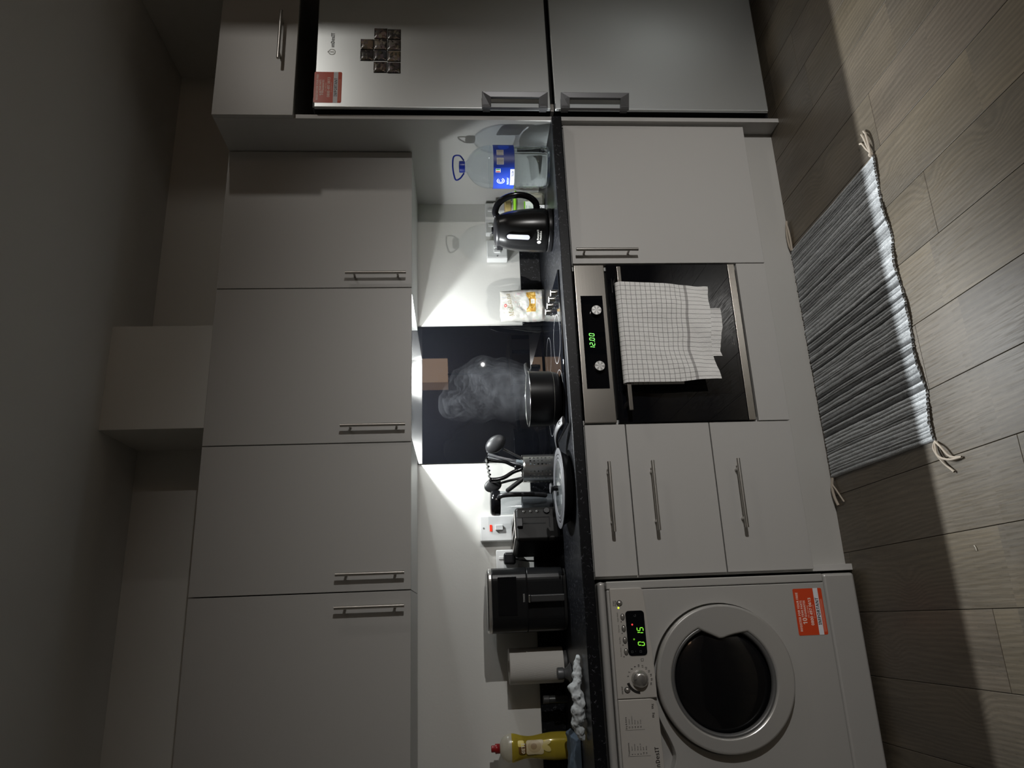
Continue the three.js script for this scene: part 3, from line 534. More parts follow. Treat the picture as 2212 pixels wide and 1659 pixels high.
// steam: nested thin shells of one curling plume
{
  const axis = (y) => { const t = (y - 1.0) / 0.45; return [-0.452 + 0.035 * Math.sin(t * 4.2) - 0.01 * t, 0.40 + 0.03 * Math.sin(t * 3 + 1)]; };
  const f = (lev) => (x, y, z) => {
    const t = (y - 1.0) / 0.45; if (t < 0 || t > 1.02) return -1;
    const wx = 0.045 * (fbm(x * 9, y * 9, z * 9 + 3, 3) - 0.5), wz = 0.045 * (fbm(x * 9 + 40, y * 9, z * 9, 3) - 0.5);
    const [ax, az] = axis(y), w = 0.085 + 0.055 * t, dx = (x + wx * 1.6 - ax) / w, dz = (z + wz * 1.6 - az) / (0.075 + 0.03 * t);
    const env = Math.exp(-(dx * dx + dz * dz) * 1.1) * Math.max(0, Math.min(1, (0.86 - t) * 1.7)) * Math.min(1, 0.55 + t * 4) ;
    const n = fbm((x + wx * 2) * 13, (y + wz) * 8 - 2, (z + wz * 2) * 13, 4);
    const ridge = 1 - Math.abs(2 * fbm((x + wx) * 7 + 9, y * 5.5, z * 7, 3) - 1) * 2.4;
    return env * (0.25 + 1.2 * Math.max(0, n - 0.30) + 0.35 * Math.max(0, ridge)) - lev;
  };
  const mat = phys(lin(0.85, 0.88, 0.95), 1, 0, { transparent: true, opacity: 0.0030, transmission: 0.5, thickness: 0, depthWrite: false, side: THREE.DoubleSide, specularIntensity: 0 });
  const shells = [0.16, 0.22, 0.28, 0.34, 0.40, 0.46, 0.53, 0.60].map((l) => isoGeo(52, [-0.66, 1.0, 0.24], [-0.25, 1.46, 0.56], f(l), 40000));
  const st = mesh('steam', mg(shells), mat); st.castShadow = false;
  st.userData = { kind: 'stuff', label: 'thin white steam curling up from the saucepan', category: 'steam' };
}
// frying pan under a flat silicone-rimmed lid
const pan = thing('frying_pan', 'low black frying pan with curved handle at the worktop edge', 'frying pan', [-0.792, W, 0.463]);
{
  mesh('body', lathe([[0, 0.003], [0.10, 0.0], [0.112, 0.003], [0.124, 0.022], [0.127, 0.030], [0.1245, 0.030], [0.120, 0.021], [0.108, 0.006], [0, 0.006]], 72), M.black, pan);
  const c = new THREE.CatmullRomCurve3([V(0.112, 0.020, -0.030), V(0.145, 0.030, -0.005), V(0.172, 0.040, 0.045), V(0.190, 0.038, 0.095), V(0.205, 0.024, 0.135)]);
  const n = 30, P = [], N = 10;
  const g = new THREE.BufferGeometry(), idx = [];
  for (let i = 0; i <= n; i++) {
    const t = i / n, p = c.getPoint(t), d = c.getTangent(t), side = V(d.z, 0, -d.x).normalize(), up = V().crossVectors(d, side).normalize(); if (up.y < 0) up.negate();
    const w = 0.008 + 0.009 * Math.sin(Math.min(1, t * 1.5) * 1.57), h = 0.006;
    for (let k = 0; k < N; k++) { const a = k / N * 6.2832; const q = p.clone().addScaledVector(side, Math.cos(a) * w).addScaledVector(up, Math.sin(a) * h); P.push(q.x, q.y, q.z); }
    if (i) for (let k = 0; k < N; k++) { const a = (i - 1) * N + k, b = (i - 1) * N + (k + 1) % N; idx.push(a, b, a + N, b, b + N, a + N); }
  }
  for (let k = 1; k < N - 1; k++) idx.push(n * N, n * N + k, n * N + k + 1);
  g.setAttribute('position', new THREE.Float32BufferAttribute(P, 3)); g.setIndex(idx); g.computeVertexNormals();
  const h = mesh('handle', g, std(lin(0.03, 0.03, 0.033), 0.5), pan, 'curved dark grip');
  mesh('hanging_hole', new THREE.TorusGeometry(0.006, 0.0016, 8, 20).rotateX(-1.2).translate(0.199, 0.0365, 0.119), M.black, h);
}
const lid = thing('pan_lid', 'flat glass pan lid with wide grey silicone rim and black knob', 'lid', [-0.792, W + 0.0305, 0.463]);
{
  const sil = std(lin(0.05, 0.05, 0.055), 0.6);
  mesh('rim', lathe([[0.092, 0.003], [0.094, 0.006], [0.0985, 0.0055], [0.0995, 0.0035], [0.1045, 0.0035], [0.1055, 0.0055], [0.1115, 0.0055], [0.1125, 0.0035], [0.1175, 0.0035], [0.1185, 0.0055], [0.136, 0.005], [0.138, 0.003], [0.136, 0.0005], [0.092, 0.0005]], 96), sil, lid, 'grey silicone rim with grooves');
  const gn = dataTex(128, 128, (x, y) => 255 * fbm(x / 4, y / 4, 3, 3), false, [1, 1]);
  mesh('glass', lathe([[0, 0.010], [0.04, 0.0092], [0.08, 0.0065], [0.0925, 0.0045]], 64), phys(lin(0.14, 0.15, 0.155), 0.18, 0.3, { clearcoat: 1, clearcoatRoughness: 0.05, bumpMap: gn, bumpScale: 0.0008 }), lid, 'misted glass centre');
  for (const r of [0.1025, 0.115]) mesh('groove', new THREE.TorusGeometry(r, 0.0013, 6, 96).rotateX(Math.PI / 2).translate(0, 0.0036, 0), M.black, lid, 'black ring darkening the groove');  // black rings laid in the rim grooves to darken them
  const k = mesh('knob', lathe([[0.009, 0.008], [0.0085, 0.022], [0.012, 0.026], [0.0185, 0.028], [0.0195, 0.031], [0.0185, 0.0335], [0, 0.0345]], 40), M.black, lid, 'black knob');
  mesh('knob_cap', new THREE.CircleGeometry(0.0165, 32).rotateX(-Math.PI / 2).translate(0, 0.0347, 0), sil, k);
}

// ---------------------------------------------------------------- utensil pot and its utensils
const UP = [-0.655, W, 0.128];
const upot = thing('utensil_pot', 'perforated stainless steel utensil pot left of the hob', 'utensil pot', UP);
{
  const R = 0.054, H = 0.128, P = [], idx = [], rows = [[0, 0.012]];
  const quad = (a0, a1, y0, y1) => { const b = P.length / 3; for (const [a, y] of [[a0, y0], [a1, y0], [a1, y1], [a0, y1]]) P.push(Math.sin(a) * R, y, Math.cos(a) * R); idx.push(b, b + 1, b + 2, b, b + 2, b + 3); };
  const NA = 24, da = 6.28318 / NA, hy = 0.0150, ys = 0.018, NR = 6;
  for (let k = 0; k < NA; k++) {
    const a = k * da, holed = k % 4 !== 3;
    for (let q = 0; q < 3; q++) { const u = a + da * q / 3, v = a + da * (q + 1) / 3; quad(u, v, 0, ys); quad(u, v, ys + NR * hy, H); if (!holed) quad(u, v, ys, ys + NR * hy); }
    if (holed) for (let r = 0; r < NR; r++) {
      const b = P.length / 3, ca = a + da / 2, cy = ys + (r + 0.5) * hy, n = 16, rad = 0.0034;
      for (let i = 0; i < n; i++) {
        const t = i / n * 6.28318, c = Math.cos(t), s = Math.sin(t), m = Math.max(Math.abs(c), Math.abs(s));
        const oa = ca + c / m * da / 2, oy = cy + s / m * hy / 2, ia = ca + c * rad / R, iy = cy + s * rad;
        P.push(Math.sin(oa) * R, oy, Math.cos(oa) * R, Math.sin(ia) * R, iy, Math.cos(ia) * R);
      }
      for (let i = 0; i < n; i++) { const p = b + 2 * i, q = b + 2 * ((i + 1) % n); idx.push(p, q, q + 1, p, q + 1, p + 1); }
    }
  }
  const g = new THREE.BufferGeometry(); g.setAttribute('position', new THREE.Float32BufferAttribute(P, 3)); g.setIndex(idx);
  const Nn = new Float32Array(P.length); for (let i = 0; i < P.length; i += 3) { Nn[i] = P[i] / R; Nn[i + 2] = P[i + 2] / R; } g.setAttribute('normal', new THREE.BufferAttribute(Nn, 3));
  mesh('wall', g, std(lin(0.72, 0.72, 0.71), 0.3, 1, { side: THREE.DoubleSide }), upot, 'perforated polished steel');
  mesh('rim', new THREE.TorusGeometry(R, 0.0012, 8, 64).rotateX(Math.PI / 2).translate(0, H, 0), M.chrome, upot);
  mesh('base', cyl(R - 0.0006, R - 0.0006, 0.004, 48), M.steel, upot);
}
{
  const S = (name, label, category) => thing(name, label, category, UP, 0, 'utensils in the steel pot');
  const uMat = std(lin(0.02, 0.02, 0.021), 0.4);
  // ladle: round bowl leaning towards the hob
  const sp = S('serving_spoon', 'black ladle with round bowl leaning towards the hob', 'ladle');
  mesh('handle', tube([[0.005, 0.012, 0.01], [0.028, 0.11, 0.026], [0.058, 0.17, 0.030], [0.075, 0.20, 0.03]], 0.0055, 24, 10).scale(1, 1, 1), uMat, sp);
  mesh('bowl', new THREE.SphereGeometry(0.036, 32, 22).scale(0.86, 1.22, 0.52).rotateX(-0.25).rotateZ(0.62).translate(0.094, 0.232, 0.034), std(lin(0.025, 0.025, 0.027), 0.4), sp);
  // grey tongs
  const tg = S('kitchen_tongs', 'silver grey tongs leaning towards the splashback', 'tongs');
  for (const [dx, dz] of [[0, 0], [0.010, 0.010]]) mesh('arm', tube([[0.0 + dx, 0.012, -0.012 + dz], [0.018 + dx, 0.12, -0.012 + dz], [0.034 + dx, 0.20, -0.01 + dz], [0.052 + dx, 0.262, -0.008 + dz]], 0.005, 20, 8), std(lin(0.45, 0.45, 0.47), 0.35, 0.6), tg);
  mesh('tip', rb(0.044, 0.072, 0.256, 0.272, -0.016, 0.008, 0.005, 2).rotateZ(-0.1), std(lin(0.25, 0.25, 0.26), 0.5), tg);
  // masher: open frame with ribbed foot at the top
  const ms = S('potato_masher', 'black masher with open arched frame standing head up', 'masher');
  const mk = (pts, r) => tube(pts, r, 30, 10);
  mesh('frame', [mk([[0.006, 0.135, 0.014], [0.012, 0.165, 0.014], [0.026, 0.195, 0.014], [0.031, 0.235, 0.014], [0.036, 0.264, 0.014]], 0.0068), mk([[-0.004, 0.135, 0.014], [-0.014, 0.165, 0.014], [-0.034, 0.20, 0.014], [-0.041, 0.225, 0.014], [-0.042, 0.252, 0.014]], 0.0078), mk([[-0.004, 0.145, 0.014], [0.004, 0.152, 0.014], [0.010, 0.15, 0.014]], 0.010)], M.blackGloss, ms);
  for (let i = 0; i < 6; i++) { const t = i / 5; mesh('foot_bar', tube([[0.036 - 0.078 * t, 0.266 - 0.012 * t, -0.014], [0.036 - 0.078 * t, 0.270 - 0.012 * t, 0.014], [0.036 - 0.078 * t, 0.266 - 0.012 * t, 0.040]], 0.0042, 10, 8), M.blackGloss, ms); }
  mesh('handle', tube([[0.0, 0.012, 0.008], [0.001, 0.08, 0.012], [0.001, 0.140, 0.014]], 0.008, 16, 12), M.blackGloss, ms);
  // spoon with dark bowl behind
  const s2 = S('cooking_spoon', 'black cooking spoon with rounded head behind the masher', 'spoon');
  mesh('handle', tube([[-0.012, 0.012, -0.006], [-0.028, 0.10, -0.01], [-0.042, 0.18, -0.016], [-0.05, 0.215, -0.02]], 0.005, 20, 8), uMat, s2);
  mesh('bowl', new THREE.SphereGeometry(0.028, 24, 16).scale(0.95, 1.25, 0.35).rotateZ(0.35).translate(-0.058, 0.244, -0.022), uMat, s2);
  const kn = S('paring_knife', 'black knife handle leaning towards the jug', 'knife');
  mesh('handle', new THREE.CapsuleGeometry(0.009, 0.075, 6, 14).scale(1, 1, 0.6).rotateZ(0.62).translate(-0.062, 0.158, 0.012), M.black, kn);
  mesh('blade', rb(-0.009, 0.009, 0, 0.12, -0.0008, 0.0008, 0.0004).rotateZ(0.30).translate(-0.012, 0.012, 0.012), M.steel, kn);
  const sl = S('fish_slice', 'pale blue and white utensil handle in the steel pot', 'spatula');
  mesh('handle', tube([[0.012, 0.012, -0.004], [0.022, 0.10, 0.0], [0.031, 0.152, 0.004]], 0.0068, 14, 10), std(lin(0.55, 0.62, 0.68), 0.4), sl);
}

// ---------------------------------------------------------------- clear jug with black lid
{
  const t = thing('blender_jug', 'clear plastic jug with black lid and black handle beside the toaster', 'jug', [-0.786, W, 0.130]);
  const clear = phys(lin(0.80, 0.82, 0.84), 0.06, 0, { transmission: 1, thickness: 0, ior: 1.45, side: THREE.DoubleSide });
  mesh('jug_body', lathe([[0, 0.004], [0.034, 0.002], [0.037, 0.010], [0.041, 0.10], [0.046, 0.222]], 48), clear, t, 'clear plastic');
  mesh('lid', lathe([[0.047, 0.220], [0.0485, 0.224], [0.0485, 0.242], [0.046, 0.252], [0.038, 0.258], [0, 0.260]], 48), M.blackGloss, t, 'black lid');
  mesh('collar', lathe([[0.036, 0.0], [0.038, 0.012], [0.0365, 0.018], [0.034, 0.018]], 40), M.darkGrey, t);
  mesh('inner_sleeve', lathe([[0.030, 0.02], [0.034, 0.10], [0.036, 0.135]], 40), phys(lin(0.25, 0.26, 0.27), 0.3, 0, { transmission: 0.6, thickness: 0, side: THREE.DoubleSide }), t, 'smoky inner sleeve');
  const hs = new THREE.CatmullRomCurve3([V(0.012, 0.226, 0.047), V(0.016, 0.221, 0.066), V(0.018, 0.20, 0.077), V(0.019, 0.14, 0.076), V(0.018, 0.085, 0.068), V(0.016, 0.052, 0.058)]);
  mesh('handle', mg([new THREE.TubeGeometry(hs, 40, 0.0095, 10), new THREE.SphereGeometry(0.0095, 12, 8).translate(0.016, 0.052, 0.058)]), std(lin(0.02, 0.02, 0.022), 0.3), t, 'black handle');
  for (const y of [0.115, 0.165]) mesh('grip_pad', rb(0.013, 0.024, y - 0.021, y + 0.021, 0.0835, 0.0875, 0.002), M.blackGloss, t);
}

// ---------------------------------------------------------------- toaster
{
  const t = thing('toaster', 'black two-slot toaster seen from its lever end', 'toaster', [-0.904, W, 0.152], 0.25);
  // real bread slots cut through top plate and body
  const cut = (geo) => { let b = new Brush(geo); b.updateMatrixWorld(); const ev = new Evaluator(); ev.attributes = ['position', 'normal', 'uv']; for (const x of [-0.024, 0.024]) { const c = new Brush(boxUV(new THREE.BoxGeometry(0.028, 0.16, 0.140)).translate(x, 0.130, -0.002)); c.updateMatrixWorld(); b = ev.evaluate(b, c, SUBTRACTION); } return b.geometry; };
  mesh('body', cut(rb(-0.066, 0.066, 0.008, 0.172, -0.094, 0.094, 0.014, 4)), phys(lin(0.008, 0.0075, 0.007), 0.45, 0, { specularIntensity: 0.4 }), t);
  mesh('top_plate', cut(rb(-0.052, 0.052, 0.1715, 0.1755, -0.082, 0.080, 0.002)), M.steel, t, 'steel top plate');
  for (const x of [-0.024, 0.024]) { for (const k of [-0.045, -0.01, 0.03]) mesh('slot_wire', rb(x - 0.0138, x + 0.0138, 0.1600, 0.1625, k - 0.0012, k + 0.0012, 0.0005), M.chrome, t); }
  mesh('lever', rb(-0.017, 0.017, 0.146, 0.168, 0.093, 0.110, 0.003, 2), M.black, t, 'black push lever');
  mesh('lever_slot', rb(-0.0022, 0.0022, 0.062, 0.146, 0.0935, 0.0946, 0.0004), M.blackMatt, t);
  mesh('lever_guide', [rb(0.022, 0.0245, 0.048, 0.168, 0.0935, 0.0948, 0.0004), rb(-0.016, 0.0245, 0.046, 0.0485, 0.0935, 0.0948, 0.0004)], M.blackGloss, t);
  for (const y of [0.138, 0.113, 0.089]) mesh('button', new THREE.SphereGeometry(0.006, 16, 10).scale(1, 1, 0.5).translate(0.046, y, 0.094), std(lin(0.05, 0.048, 0.045), 0.3), t);
  const d = mesh('browning_dial', cyl(0.0105, 0.0098, 0.008, 28).rotateX(Math.PI / 2).translate(0.047, 0.055, 0.0935), M.black, t); mesh('dial_ring', new THREE.TorusGeometry(0.0122, 0.0011, 8, 28).translate(0.047, 0.055, 0.0945), M.blackGloss, d);
  for (const [x, z] of [[-0.05, -0.075], [0.05, -0.075], [-0.05, 0.075], [0.05, 0.075]]) mesh('foot', cyl(0.009, 0.01, 0.0085, 12).translate(x, 0, z), M.blackMatt, t);
}

// ---------------------------------------------------------------- air fryer
{
  const cx = -1.147, cz = 0.150;
  const t = thing('air_fryer', 'black air fryer with silver top rim and glossy window', 'air fryer', [cx, W, cz]);
  const rr2 = (w, d, r) => { const s = new THREE.Shape(), a = w / 2, b = d / 2; s.moveTo(-a + r, -b); s.lineTo(a - r, -b); s.quadraticCurveTo(a, -b, a, -b + r); s.lineTo(a, b - r); s.quadraticCurveTo(a, b, a - r, b); s.lineTo(-a + r, b); s.quadraticCurveTo(-a, b, -a, b - r); s.lineTo(-a, -b + r); s.quadraticCurveTo(-a, -b, -a + r, -b); return s; };
  const pr = (w, d, r, y0, y1, bev = 0.002) => boxUV(new THREE.ExtrudeGeometry(rr2(w, d, r), { depth: y1 - y0 - 2 * bev, bevelEnabled: true, bevelThickness: bev, bevelSize: bev, bevelOffset: -bev, bevelSegments: 2, curveSegments: 14 }).rotateX(-Math.PI / 2).translate(0, y0 + bev, 0));
  mesh('base', pr(0.214, 0.235, 0.05, 0.002, 0.014), M.blackMatt, t);
  mesh('drawer', pr(0.222, 0.242, 0.052, 0.014, 0.142), phys(lin(0.007, 0.0073, 0.008), 0.3, 0, { specularIntensity: 0.6 }), t, 'black basket drawer');
  mesh('body', pr(0.224, 0.244, 0.053, 0.144, 0.266), phys(lin(0.008, 0.0083, 0.009), 0.28, 0, { specularIntensity: 0.6 }), t, 'black upper body');
  mesh('core', pr(0.212, 0.232, 0.048, 0.02, 0.26), M.blackMatt, t);  // unseen core added to stop light leaking through the drawer seam
  mesh('top_rim', pr(0.226, 0.246, 0.054, 0.266, 0.279, 0.003), std(lin(0.62, 0.61, 0.59), 0.28, 0.9), t, 'silver rim');
  mesh('top', pr(0.205, 0.225, 0.045, 0.276, 0.282), M.blackGloss, t);
  // window wrapped on the front corner: bent glossy plate
  const wg = new THREE.BoxGeometry(0.130, 0.066, 0.003, 20, 1, 1); wg.translate(0.012, 0.213, 0.1225);
  mesh('window', wg, M.glassBlack, t, 'glossy control window');
  const hd = mesh('handle', [rb(-0.0125, 0.0125, 0.014, 0.134, 0.128, 0.152, 0.004, 2), rb(-0.010, 0.010, 0.108, 0.130, 0.118, 0.135, 0.002)], std(lin(0.035, 0.035, 0.036), 0.35), t, 'dark handle');
  mesh('handle_cap', rb(-0.0135, 0.0135, 0.134, 0.142, 0.120, 0.153, 0.003, 2), M.chrome, hd, 'chrome cap');
  print('brand_name', 0.036, 0.010, 6000, (c, w, h) => { c.fillStyle = '#9a9a98'; c.font = sans(h * 0.85, 'bold'); c.textAlign = 'center'; c.textBaseline = 'middle'; c.fillText('TOWER', w / 2, h / 2, w); }, t, 0.004, 0.155, 0.1226);
}
// paper roll, stopper, cloths and washing-up liquid
{
  const t = thing('paper_towel_roll', 'white paper towel roll standing on the worktop by the air fryer', 'paper roll', [-1.375, W, 0.105]);
  const emboss = dataTex(128, 128, (x, y) => 128 + 60 * Math.sin(x / 128 * 6.283 * 8) * Math.sin(y / 128 * 6.283 * 8), false, [6, 4]);
  mesh('paper', lathe([[0.02, 0.012], [0.0605, 0.012], [0.062, 0.014], [0.062, 0.205], [0.0605, 0.207], [0.02, 0.207]], 64), std(lin(0.68, 0.66, 0.62), 0.95, 0, { bumpMap: emboss, bumpScale: 0.0004 }), t);
  mesh('core', lathe([[0.0205, 0.205], [0.02, 0.208], [0.019, 0.205], [0.019, 0.012]], 32), std(lin(0.25, 0.2, 0.15), 0.9), t, 'brown cardboard core');
  mesh('stand', cyl(0.058, 0.056, 0.011, 48), M.darkGrey, t);
}
{
  const p = thing('bottle_stopper', 'small grey stopper with flared base in front of the paper roll', 'stopper', [-1.398, W - 0.0028, 0.235]);
  mesh('flange', lathe([[0, 0.003], [0.034, 0.003], [0.034, 0.006], [0.022, 0.014], [0.016, 0.024], [0.0145, 0.03]], 40), std(lin(0.13, 0.135, 0.14), 0.4, 0.3), p);
  mesh('knob', lathe([[0.0145, 0.026], [0.0185, 0.028], [0.020, 0.031], [0.020, 0.048], [0.0185, 0.051], [0, 0.052]], 40), std(lin(0.14, 0.145, 0.15), 0.4, 0.3), p);
}
{
  const p = thing('spice_grinder', 'short dark grey grinder standing against the upstand by the paper roll', 'grinder', [-1.492, W + 0.0002, 0.105]);
  mesh('body', cyl(0.0145, 0.0135, 0.066, 28), std(lin(0.045, 0.048, 0.048), 0.35, 0.3), p);
  mesh('cap', lathe([[0.0138, 0.067], [0.0142, 0.069], [0.0142, 0.086], [0.012, 0.088], [0, 0.0885]], 28), M.darkGrey, p);
}
{
  // crumpled white cloth lying along the sink's front edge
  const blobs = [[-1.338, 0.010, 0.009], [-1.352, 0.014, 0.011], [-1.368, 0.016, 0.013], [-1.387, 0.018, 0.015], [-1.408, 0.021, 0.017], [-1.425, 0.030, 0.019], [-1.445, 0.022, 0.020], [-1.468, 0.018, 0.017], [-1.487, 0.026, 0.020], [-1.508, 0.020, 0.019], [-1.525, 0.030, 0.016], [-1.545, 0.018, 0.016], [-1.565, 0.014, 0.012]];
  const zc = (x) => 0.505 + 0.012 * Math.sin((x + 1.3) * 30);
  const g = isoGeo(72, [-1.60, W, 0.44], [-1.32, W + 0.07, 0.57], (x, y, z) => {
    let s = 1; const wx = 0.010 * (fbm(x * 45, y * 45, z * 45, 3) - 0.5), wy = 0.014 * (fbm(x * 45 + 9, y * 45, z * 45, 3) - 0.5), wz = 0.016 * (fbm(x * 40, y * 40 + 7, z * 40, 3) - 0.5);
    for (const [bx, by, r] of blobs) { const dx = x + wx - bx, dy = y + wy - W - by, dz = (z + wz - zc(bx)) * 0.75, d = Math.sqrt(dx * dx + dy * dy + dz * dz) - r, k = 0.006, hh = Math.max(k - Math.abs(d - s), 0) / k; s = Math.min(d, s) - hh * hh * k * 0.25; }
    s += 0.004 * Math.abs(2 * fbm(x * 60, y * 60, z * 60, 2) - 1);
    return Math.min(-s, y - W - 0.0008);
  }, 40000);
  tag(mesh('crumpled_cloth', g, std(lin(0.62, 0.66, 0.68), 0.9)), 'crumpled white cloth lying near the worktop edge', 'cloth');
  const b = isoGeo(48, [-1.80, W, 0.10], [-1.56, W + 0.05, 0.42], (x, y, z) => {
    const h = 0.018 + 0.022 * (fbm(x * 22, z * 22, 4, 3) - 0.35), e = Math.min(1, (0.105 - Math.abs(x + 1.685)) / 0.012, (0.115 - Math.abs(z - 0.27)) / 0.012);
    return Math.min(W + Math.max(0, e) * h - y, y - W - 0.0008, e * 0.02);
  });
  tag(mesh('dishcloth', b, std(lin(0.16, 0.22, 0.30), 0.95)), 'pale blue dishcloth bunched in front of the washing-up liquid', 'cloth');
}
{
  const t = thing('washing_up_liquid', 'yellow washing-up liquid bottle with red cap', 'bottle', [-1.645, W + 0.0002, 0.09], 0.1);
  const sx = (g) => g.scale(1, 1, 0.62);
  const plast = phys(lin(0.86, 0.76, 0.12), 0.12, 0, { transmission: 0.75, thickness: 0.0, ior: 1.4, side: THREE.DoubleSide });
  const prof = [[0, 0.002], [0.040, 0.002], [0.045, 0.01], [0.046, 0.06], [0.0415, 0.10], [0.036, 0.135], [0.038, 0.165], [0.046, 0.195], [0.047, 0.207]];
  mesh('liquid', sx(smoothLathe(prof.map(([r, y]) => [Math.max(0, r - 0.0015), y]), 48)), phys(lin(0.55, 0.44, 0.02), 0.15, 0, { transmission: 0.45, thickness: 0, roughness: 0.25 }), t, 'yellow liquid');
  mesh('bottle_body', sx(smoothLathe(prof, 48)), plast, t);
  mesh('shoulder', sx(smoothLathe([[0.047, 0.207], [0.045, 0.222], [0.036, 0.237], [0.022, 0.246], [0.012, 0.249]], 48)), phys(lin(0.75, 0.72, 0.62), 0.25, 0, { transmission: 0.5, thickness: 0, side: THREE.DoubleSide }), t, 'clear empty shoulder');
  mesh('cap', lathe([[0, 0.250], [0.016, 0.249], [0.0165, 0.264], [0.0115, 0.266], [0.0115, 0.277], [0.010, 0.279], [0, 0.279]], 28), std(lin(0.33, 0.012, 0.014), 0.35), t, 'red cap');
  const lt = canvasTex(256, 512, (c, w, h) => {
    c.fillStyle = '#6a4a1c'; c.beginPath(); c.roundRect(40, 20, 150, 110, 30); c.fill(); c.fillStyle = '#f2dc70'; c.beginPath(); c.roundRect(140, 10, 90, 90, 20); c.fill();
    c.fillStyle = '#efe6cc'; c.font = sans(70, 'bold'); c.fillText('dETI', 42, 110); c.fillStyle = '#d9c9a0'; c.beginPath(); c.roundRect(18, 130, 220, 250, 40); c.fill();
    c.fillStyle = '#c9b48a'; c.beginPath(); c.arc(140, 250, 95, 0, 7); c.fill(); c.fillStyle = '#a98f6a'; c.beginPath(); c.arc(140, 240, 45, 0, 7); c.fill();
    c.fillStyle = '#d8c67a'; c.beginPath(); c.ellipse(110, 420, 40, 70, 0.5, 0, 7); c.fill(); c.beginPath(); c.ellipse(180, 430, 30, 60, -0.3, 0, 7); c.fill();
  });
  const lg = new THREE.CylinderGeometry(0.0432, 0.0462, 0.125, 24, 8, true, -0.75, 1.5); const lp = lg.attributes.position;
  for (let i = 0; i < lp.count; i++) { const y = lp.getY(i) / 0.125 + 0.5, want = 0.0455 - 0.0095 * Math.sin(Math.min(1, y * 1.15) * 2.5) + 0.0018, r = Math.hypot(lp.getX(i), lp.getZ(i)); lp.setX(i, lp.getX(i) / r * want); lp.setZ(i, lp.getZ(i) / r * want); }
  lg.scale(1, 1, 0.66).translate(0, 0.126, 0.001); lg.computeVertexNormals();
  mesh('label', lg, std(0xffffff, 0.4, 0, { map: lt, transparent: true }), t, 'printed cream label');
}

